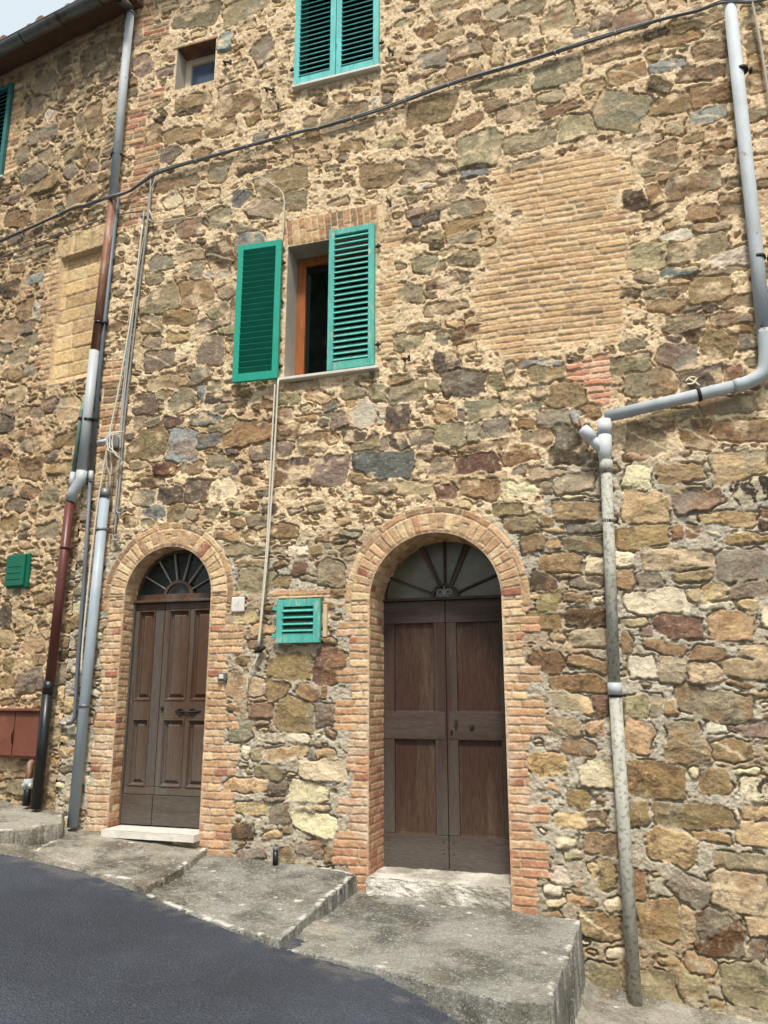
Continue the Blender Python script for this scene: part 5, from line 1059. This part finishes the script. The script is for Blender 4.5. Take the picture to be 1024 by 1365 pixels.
# ------------------------------------------------------------------ small fittings
bm = bmesh.new(); p0_, p1_ = W(308, 817, 0), W(329, 795, 0); box(bm, (p0_[0] + p1_[0]) / 2, -0.012, (p0_[2] + p1_[2]) / 2, 0.12, 0.022, 0.125, 0.010)
pq = tag(empty('house_plaque', (0, 0, 0)), 'small rounded white stone plaque right of the panelled door', 'plaque'); from_bm('plaque_slab', bm, M['plaque'], pq)
bm = bmesh.new(); cxp, czp = (p0_[0] + p1_[0]) / 2, (p0_[2] + p1_[2]) / 2
tube(bm, [(cxp - 0.020, -0.0235, czp - 0.012), (cxp + 0.012, -0.0235, czp + 0.030), (cxp + 0.004, -0.0235, czp - 0.028)], 0.0014, 5)
from_bm('plaque_mark', bm, M['plaster'], pq)
bell = tag(empty('doorbell', (0, 0, 0)), 'small square doorbell plate on the bricks right of the panelled door', 'doorbell')
p = W(297, 902, 0.01); bm = bmesh.new(); box(bm, p[0], -0.018, p[2], 0.075, 0.03, 0.065, 0.006); from_bm('bell_plate', bm, M['zinc_dark'], bell)
bm = bmesh.new(); box(bm, p[0], -0.036, p[2], 0.042, 0.012, 0.036, 0.004); from_bm('bell_button', bm, M['marble'], bell)
# meter cabinet
mc = tag(empty('meter_cabinet', (0, 0, 0)), 'rust-red metal meter cabinet with two doors low on the left wall', 'cabinet')
u1, z1 = luv(L(55, 948, 0.08)); u0 = u1 - 0.95; z0 = luv(L(47, 1012, 0.08))[1]
slab_l('cabinet_body', u0, u1, -0.02, 0.07, z0, z1, M['rust'], mc, 0.004)
um = luv(L(18, 980, 0.08))[0]
slab_l('cabinet_door', u0 + 0.02, um - 0.006, 0.07, 0.082, z0 + 0.02, z1 - 0.02, M['rust'], mc, 0.003); slab_l('cabinet_door', um + 0.006, u1 - 0.015, 0.07, 0.082, z0 + 0.02, z1 - 0.02, M['rust'], mc, 0.003)
slab_l('cabinet_lid', u0, u1 + 0.01, -0.02, 0.11, z1, z1 + 0.02, M['rust'], mc, 0.004)
bm = bmesh.new(); tube(bm, [LP(um, z0 + 0.12, 0.084), LP(um, z0 + 0.2, 0.10), LP(um, z0 + 0.24, 0.084)], 0.006, 8); from_bm('cabinet_handle', bm, M['iron'], mc)
gp = tag(empty('gas_riser', tuple(WL(36, 1070, 0.08))), 'short capped pipe with white valve below the meter cabinet', 'pipe')
tube_obj('riser_pipe', [WL(46, 1014, 0.03), WL(41, 1018, 0.09), WL(39, 1030, 0.09), WL(38, 1042, 0.09)], 0.030, M['copper'], gp, 12)
tube_obj('riser_foot', [WL(37.5, 1048, 0.09), WL(35, 1074, 0.09)], 0.032, M['black'], gp, 12)
tube_obj('valve', [WL(31, 1047, 0.10), WL(43, 1047, 0.09)], 0.020, M['marble'], gp, 10); tube_obj('coupling', [WL(38, 1038, 0.09), WL(37, 1052, 0.09)], 0.036, M['zinc'], gp, 12)

# ------------------------------------------------------------------ ground
RX = np.array([-60, -12, -7, -5.2, -4.67, -4.43, -3.74, -3.3, -2.87, -2.47, -2.07, -1.49, -1.2, -0.9, -0.5, 0, 0.6, 1.5, 3, 8, 60]); RZ = np.array([4.6, 1.45, 0.86, 0.60, 0.50, 0.44, 0.372, 0.312, 0.255, 0.222, 0.178, 0.115, 0.06, -0.07, -0.30, -0.37, -0.455, -0.57, -0.75, -1.35, -4.6])
def roadz(x, y=0): return np.interp(x, RX, RZ) + 0.012 * np.minimum(y + 1.4, 0)
def ground_sheet(name, xs, ys, zfn, m, cfn=None, kind=None, parent=None):
    X, Y = np.meshgrid(xs, ys); Z = zfn(X, Y); n0, n1 = X.shape; idx = np.arange(n0 * n1).reshape(n0, n1)
    q = np.stack([idx[:-1, :-1], idx[:-1, 1:], idx[1:, 1:], idx[1:, :-1]], -1).reshape(-1, 4)
    o = mesh_np(name, np.stack([X, Y, Z], -1).reshape(-1, 3), q, None if cfn is None else cfn(X, Y).reshape(-1, 3), parent, m)
    if kind: o['kind'] = kind
    return o
def asphalt():
    m = mat('asphalt', (55, 59, 67), rough=0.9, var=0.14, vscale=1.6, bump=0.0, col2=(71, 76, 85), c2scale=0.9, c2lo=0.42, c2hi=0.72)
    t = m.node_tree; n = t.nodes; l = t.links; b = n['Principled BSDF']
    tc = n.new('ShaderNodeTexCoord'); vo = n.new('ShaderNodeTexVoronoi'); vo.inputs['Scale'].default_value = 85; l.new(tc.outputs['Object'], vo.inputs['Vector'])
    no = n.new('ShaderNodeTexNoise'); no.inputs['Scale'].default_value = 75; no.inputs['Detail'].default_value = 6; no.inputs['Roughness'].default_value = 0.75; l.new(tc.outputs['Object'], no.inputs['Vector'])
    bp = n.new('ShaderNodeBump'); bp.inputs['Strength'].default_value = 1.0; bp.inputs['Distance'].default_value = 0.012; l.new(vo.outputs['Distance'], bp.inputs['Height']); l.new(bp.outputs[0], b.inputs['Normal'])
    src = b.inputs['Base Color'].links[0].from_socket; mrn = n.new('ShaderNodeMapRange'); mrn.inputs[1].default_value = 0.35; mrn.inputs[2].default_value = 0.7; mrn.inputs[3].default_value = 0.65; mrn.inputs[4].default_value = 1.45
    n2_ = n.new('ShaderNodeTexNoise'); n2_.inputs['Scale'].default_value = 110; n2_.inputs['Detail'].default_value = 2; l.new(tc.outputs['Object'], n2_.inputs['Vector'])
    m2_ = n.new('ShaderNodeMapRange'); m2_.inputs[1].default_value = 0.66; m2_.inputs[2].default_value = 0.72; m2_.inputs[3].default_value = 0; m2_.inputs[4].default_value = 0.32; l.new(n2_.outputs[0], m2_.inputs[0])
    x_ = n.new('ShaderNodeMix'); x_.data_type = 'RGBA'; x_.inputs[7].default_value = (0.30, 0.30, 0.29, 1); l.new(m2_.outputs[0], x_.inputs[0]); l.new(src, x_.inputs[6]); src = x_.outputs[2]
    at = n.new('ShaderNodeAttribute'); at.attribute_name = 'Col'; y_ = n.new('ShaderNodeMix'); y_.data_type = 'RGBA'; y_.inputs[7].default_value = (0.20, 0.18, 0.15, 1); l.new(at.outputs['Fac'], y_.inputs[0]); l.new(src, y_.inputs[6]); src = y_.outputs[2]
    l.new(no.outputs[0], mrn.inputs[0]); v = n.new('ShaderNodeVectorMath'); v.operation = 'SCALE'; l.new(src, v.inputs[0]); l.new(mrn.outputs[0], v.inputs['Scale']); l.new(v.outputs[0], b.inputs['Base Color'])
    return m
M['asphalt'] = asphalt()
xs_r = np.concatenate([np.linspace(-60, -8, 14), np.arange(-7.5, 3.5, 0.025), np.linspace(4, 60, 14)]); ys_r = np.concatenate([np.linspace(-40, -8, 9), np.arange(-7, -0.0, 0.025)])
def rz(X, Y): return roadz(X, Y) + (fbm(X * 1.2, Y * 1.2, 500, 3) - 0.5) * 0.02 - 0.25 * sst(-0.75, -0.25, Y)
def dust(X, Y):
    e = np.interp(X, [-8, -4.4, -3.3, -2.0, -1.2, -0.6, 3], [-1.05, -0.92, -1.0, -1.35, -1.6, -1.9, -2.6])
    d = sst(-0.16, 0.0, Y - e) * sst(0.42, 0.62, fbm(X * 14, Y * 14, 530, 5)) * 0.35; return np.repeat(d[..., None], 3, -1)
ground_sheet('road', xs_r, ys_r, rz, M['asphalt'], dust, 'structure')
# strip of worn concrete at the foot of the wall
def footz(X, Y):
    z = np.interp(X, [-12, -5.4, -4.9, -4.58, -4.36, -3.34, -2.9, -2.1, -0.6, -0.42, -0.18, 0.6, 3], [1.6, 0.63, 0.56, 0.48, 0.43, 0.34, 0.25, 0.12, -0.15, -0.30, -0.335, -0.41, -0.62])
    return z + (fbm(X * 3, Y * 3, 510, 4) - 0.5) * 0.05 + (fbm(X * 18, Y * 18, 511, 3) - 0.5) * 0.012 + 0.03 * sst(-0.10, 0.02, Y)
def conc_col(seed, base=(132, 126, 110), dark=(86, 84, 74), pale=(196, 190, 174)):
    def f(X, Y):
        n1 = fbm(X * 4, Y * 4, seed, 5, 0.6); n2 = fbm(X * 30, Y * 30, seed + 1, 4, 0.6); n3 = fbm(X * 12, Y * 12, seed + 2, 4)
        c = np.broadcast_to(lin(base), X.shape + (3,)) * (0.72 + 0.56 * n2)[..., None]
        c = mixc(c, np.broadcast_to(lin(dark), c.shape), 0.75 * sst(0.42, 0.62, n1)); c = mixc(c, np.broadcast_to(lin((134, 122, 84)), c.shape), 0.45 * sst(0.5, 0.64, n3))
        c = mixc(c, np.broadcast_to(lin(pale), c.shape), 0.85 * sst(0.66, 0.70, fbm(X * 16 + 7, Y * 16, seed + 3, 3))); c = mixc(c, np.broadcast_to(lin(dark) * 0.6, c.shape), 0.6 * sst(0.62, 0.7, fbm(X * 45, Y * 45, seed + 4, 2)))
        return c
    return f
xs_f = np.arange(-8.0, 3.0, 0.016)
def fz(X, Y):
    e = -0.85 - 0.2 * fbm(X * 2, Y * 0, 515, 2)
    w0 = np.where(X < -2.0, 0, 1); return footz(X, Y) * 1.0 + 0 * w0
# concrete apron: from the wall out to the edge of the asphalt; it lies a little above the road sheet there
def apron_z(X, Y):
    edge = np.interp(X, [-8, -4.6, -4.4, -3.3, -2.0, -0.62, -0.52, 3], [-1.1, -0.98, -0.84, -0.88, -1.05, -1.25, -2.55, -2.6]) + 0.10 * (fbm(X * 2.2, Y * 0 + 3, 516, 4) - 0.5)
    k = sst(-0.45, -0.85, Y) * sst(-0.3, -0.6, X) + sst(-1.6, -2.4, Y) * sst(-0.6, -0.3, X); k = np.clip(k, 0, 1)
    return footz(X, Y) * (1 - k) + (roadz(X, Y) + 0.016 + (fbm(X * 18, Y * 18, 512, 3) - 0.5) * 0.012) * k - 0.12 * sst(edge + 0.02, edge - 0.06, Y)
ground_sheet('pavement', xs_f, np.arange(-2.8, 0.9, 0.018), apron_z, M['concrete_warm'], None, 'structure')

# raised slabs
def slab(name, px, plane, thick, seed, label, edge_amp=0.03, cm=None):
    a, b, c_ = plane; P = np.array([onplane(x, y, a, b, c_)[:2] for x, y in px])
    x0, y0 = P.min(0) - 0.05; x1, y1 = P.max(0) + 0.05; st = 0.012
    xs = np.arange(x0, x1, st); ys = np.arange(y0, y1, st); X, Y = np.meshgrid(xs, ys)
    sd = poly_sd(P, X, Y) + (fbm(X * 9, Y * 9, seed, 4) - 0.5) * edge_amp + (fbm(X * 40, Y * 40, seed + 1, 2) - 0.5) * 0.008
    Z = a + b * X + c_ * Y + (fbm(X * 5, Y * 5, seed + 2, 5, 0.55) - 0.5) * 0.03 + (fbm(X * 30, Y * 30, seed + 3, 3) - 0.5) * 0.008
    Z = Z - 0.008 * sst(-0.016, 0.0, sd)
    drop = sst(0.0, 0.006, sd); rough = (fbm(X * 25, Y * 25, seed + 6, 3) - 0.5)
    Z = Z - drop * thick
    Xs = X; Ys = Y
    n0, n1 = X.shape; idx = np.arange(n0 * n1).reshape(n0, n1)
    q = np.stack([idx[:-1, :-1], idx[:-1, 1:], idx[1:, 1:], idx[1:, :-1]], -1)
    deep = sd > 0.03; keep = ~(deep[:-1, :-1] & deep[:-1, 1:] & deep[1:, 1:] & deep[1:, :-1]); q = q[keep]
    used = np.zeros(n0 * n1, bool); used[q.ravel()] = True; rm = np.cumsum(used) - 1
    o = mesh_np(name, np.stack([Xs, Ys, Z], -1).reshape(-1, 3)[used], rm[q], np.repeat((sst(-0.055, -0.022, sd) * sst(-0.004, -0.016, sd) * sst(0.40, 0.55, fbm(X * 4, Y * 4, seed + 7, 4)) * sst(0.40, 0.5, fbm(X * 30, Y * 30, seed + 8, 3))).reshape(-1)[used][:, None], 3, 1), None, cm, False)
    return tag(o, label, 'stone slab', 'stepped slabs in front of the doors')
slab('stone_slab', [(486, 1168), (560, 1196), (776, 1226), (735, 1338), (650, 1330), (560, 1310), (500, 1290), (430, 1276), (366, 1266), (330, 1250), (400, 1215)], (0.105, -0.045, 0.02), 0.42, 600, 'large grey lichen-speckled slab in front of the wide double door', cm=M['concrete_old'])
slab('stone_slab', [(235, 1132), (300, 1128), (476, 1164), (430, 1205), (372, 1254), (300, 1234), (240, 1212), (178, 1188)], (0.245, -0.04, 0.08), 0.26, 610, 'middle slab between the two doors with the black peg on it', cm=M['concrete_old'])
slab('stone_slab', [(100, 1098), (200, 1096), (278, 1128), (240, 1160), (196, 1180), (120, 1162), (44, 1134)], (0.20, -0.066, 0.06), 0.16, 620, 'low cracked slab in front of the panelled door', cm=M['concrete_warm'])
slab('stone_slab', [(-60, 1050), (40, 1062), (86, 1082), (84, 1096), (40, 1104), (-60, 1112)], (0.22, -0.085, 0.02), 0.14, 630, 'leftmost concrete slab at the foot of the black pipe', cm=M['concrete_warm'])
# face stones under the front of the big slab
# doorsteps
def step(name, x0, x1, y0, y1, z0, z1, m, label, seed, amp):
    bm = bmesh.new(); box(bm, 0, 0, 0, 1, 1, 1); bmesh.ops.subdivide_edges(bm, edges=bm.edges[:], cuts=40, use_grid_fill=True)
    for v in bm.verts:
        x = x0 + (v.co.x + 0.5) * (x1 - x0); y = y0 + (v.co.y + 0.5) * (y1 - y0); z = z0 + (v.co.z + 0.5) * (z1 - z0)
        n_ = fbm(np.array([x * 9 + y * 5]), np.array([z * 9 + y * 7]), seed, 4)[0] - 0.5; n2 = fbm(np.array([x * 30 + y * 11]), np.array([z * 30 - y * 9]), seed + 1, 3)[0] - 0.5
        e = 0.012 if (abs(v.co.y + 0.5) < 1e-3 and abs(v.co.z - 0.5) < 1e-3) else 0
        v.co = (x + (n_ * amp * 0.5 if abs(abs(v.co.x) - 0.5) < 1e-3 else 0), y + (amp * (n_ + n2 * 0.6) if v.co.y < -0.49 else 0) + e, z + (amp * 0.35 * (n_ + n2) if v.co.z > 0.49 else 0) - e * 0.8)
    return tag(from_bm(name, bm, m, None, False), label, 'doorstep')
step('doorstep', A2['cx'] - A2['hw'] - 0.0, A2['cx'] + A2['hw'] + 0.0, -0.050, 0.42, 0.10, 0.298, M['travertine'], 'thick rough-hewn stone step under the wide double door', 700, 0.035)
xs0 = W(131, 1106, 0.10)[0]; step('doorstep', xs0 + 0.03, A1['cx'] + A1['hw'] + 0.015, -0.10, 0.22, 0.470, 0.525, M['marble'], 'thin white marble step under the panelled door', 710, 0.008)
# black peg
pg = tag(empty('black_peg', tuple(onplane(367, 1153, 0.245, -0.04, 0.08))), 'short black peg with grey cap on the middle slab against the wall', 'peg')
pb = onplane(367, 1153, 0.245, -0.04, 0.08); tube_obj('peg_body', [pb + np.array([0, 0, -0.02]), pb + np.array([0, 0, 0.10])], 0.021, M['black'], pg, 14); tube_obj('peg_cap', [pb + np.array([0, 0, 0.10]), pb + np.array([0, 0, 0.128])], 0.023, M['conduit'], pg, 14)

# dry needles and dirt in the corners of the slabs
bm = bmesh.new(); rng = random.Random(4)
spots = [((400, 1235), 0.10, 0.16), ((440, 1205), 0.12, 0.17), ((350, 1160), 0.31, 0.3), ((200, 1175), 0.36, 0.36), ((165, 1125), 0.45, 0.5), ((480, 1195), 0.17, 0.20), ((300, 1150), 0.33, 0.36)]
for (px, py), z, _ in spots:
    c0 = C0 + ray(px, py) * ((z + 0.03 - H) / ray(px, py)[2])
    for k in range(70):
        x = c0[0] + rng.gauss(0, 0.09); y = min(c0[1] + rng.gauss(0, 0.07), -0.02); a = rng.uniform(0, 6.28); l_ = rng.uniform(0.012, 0.035); w_ = rng.uniform(0.002, 0.006); zz = z + 0.022 + rng.uniform(0, 0.012)
        d = Vector((math.cos(a), math.sin(a), rng.uniform(-0.2, 0.2))) * l_ / 2; n_ = Vector((-math.sin(a), math.cos(a), 0)) * w_; p = Vector((x, y, zz))
        bm.faces.new([bm.verts.new(p + q) for q in (-d, n_, d, -n_)])
tag(from_bm('dry_leaves', bm, mat('dry_needles', (128, 84, 56), var=0.4, vscale=40, bump=0)), 'brown dry needles and leaf litter in the slab corners', 'leaf litter', None, 'stuff')

# ------------------------------------------------------------------ trees across the road, behind the camera: the middle window mirrors them
def tree(x, y, zg, height, rad, seed, label):
    rg = np.random.RandomState(seed); t = tag(empty('tree', (x, y, zg)), label, 'tree', 'trees across the road')
    bm = bmesh.new(); base = Vector((x, y, zg - 0.3)); crown = height * 0.35
    tube(bm, [base, base + Vector((0.1, 0, crown * 0.6)), base + Vector((0.0, 0.1, height * 0.8))], [0.28, 0.2, 0.06], 12)
    for k in range(9):
        a = k * 2.4; z0 = height * (0.3 + 0.05 * k); p = base + Vector((0.05, 0.05, z0)); tube(bm, [p, p + Vector((math.cos(a) * rad * 0.4, math.sin(a) * rad * 0.4, 0.7)), p + Vector((math.cos(a) * rad * 0.75, math.sin(a) * rad * 0.75, 1.6))], [0.09, 0.06, 0.02], 8)
    from_bm('trunk', bm, M['wood_grey'], t)
    n = 20000; cl = rg.normal(0, 1, (70, 3)); cl /= np.linalg.norm(cl, axis=1)[:, None]; cl *= rg.uniform(0.35, 1.0, (70, 1)) ** 0.6
    ctr = cl * np.array([rad, rad, height * 0.36]) + np.array([x, y, zg + height * 0.62]); pick = rg.randint(0, 70, n)
    pos = ctr[pick] + rg.normal(0, rad * 0.15, (n, 3)); d1 = rg.normal(0, 1, (n, 3)); d1 /= np.linalg.norm(d1, axis=1)[:, None]; d2 = np.cross(d1, rg.normal(0, 1, (n, 3))); d2 /= np.linalg.norm(d2, axis=1)[:, None]
    l_, w_ = 0.20, 0.12; co = np.stack([pos - d1 * l_, pos + d2 * w_, pos + d1 * l_, pos - d2 * w_], 1).reshape(-1, 3)
    mesh_np('crown', co, np.arange(n * 4).reshape(n, 4), None, t, M['leaf'], False)
M['leaf'] = mat('leaves', (62, 84, 40), rough=0.6, var=0.4, vscale=0.8, bump=0)
tree(-8.2, -13.5, 0.4, 19.0, 4.2, 1, 'leafy tree across the road, the taller one mirrored in the middle window')
tree(-13.5, -15.0, 1.0, 15.0, 3.6, 2, 'leafy tree across the road, left of the taller mirrored one')
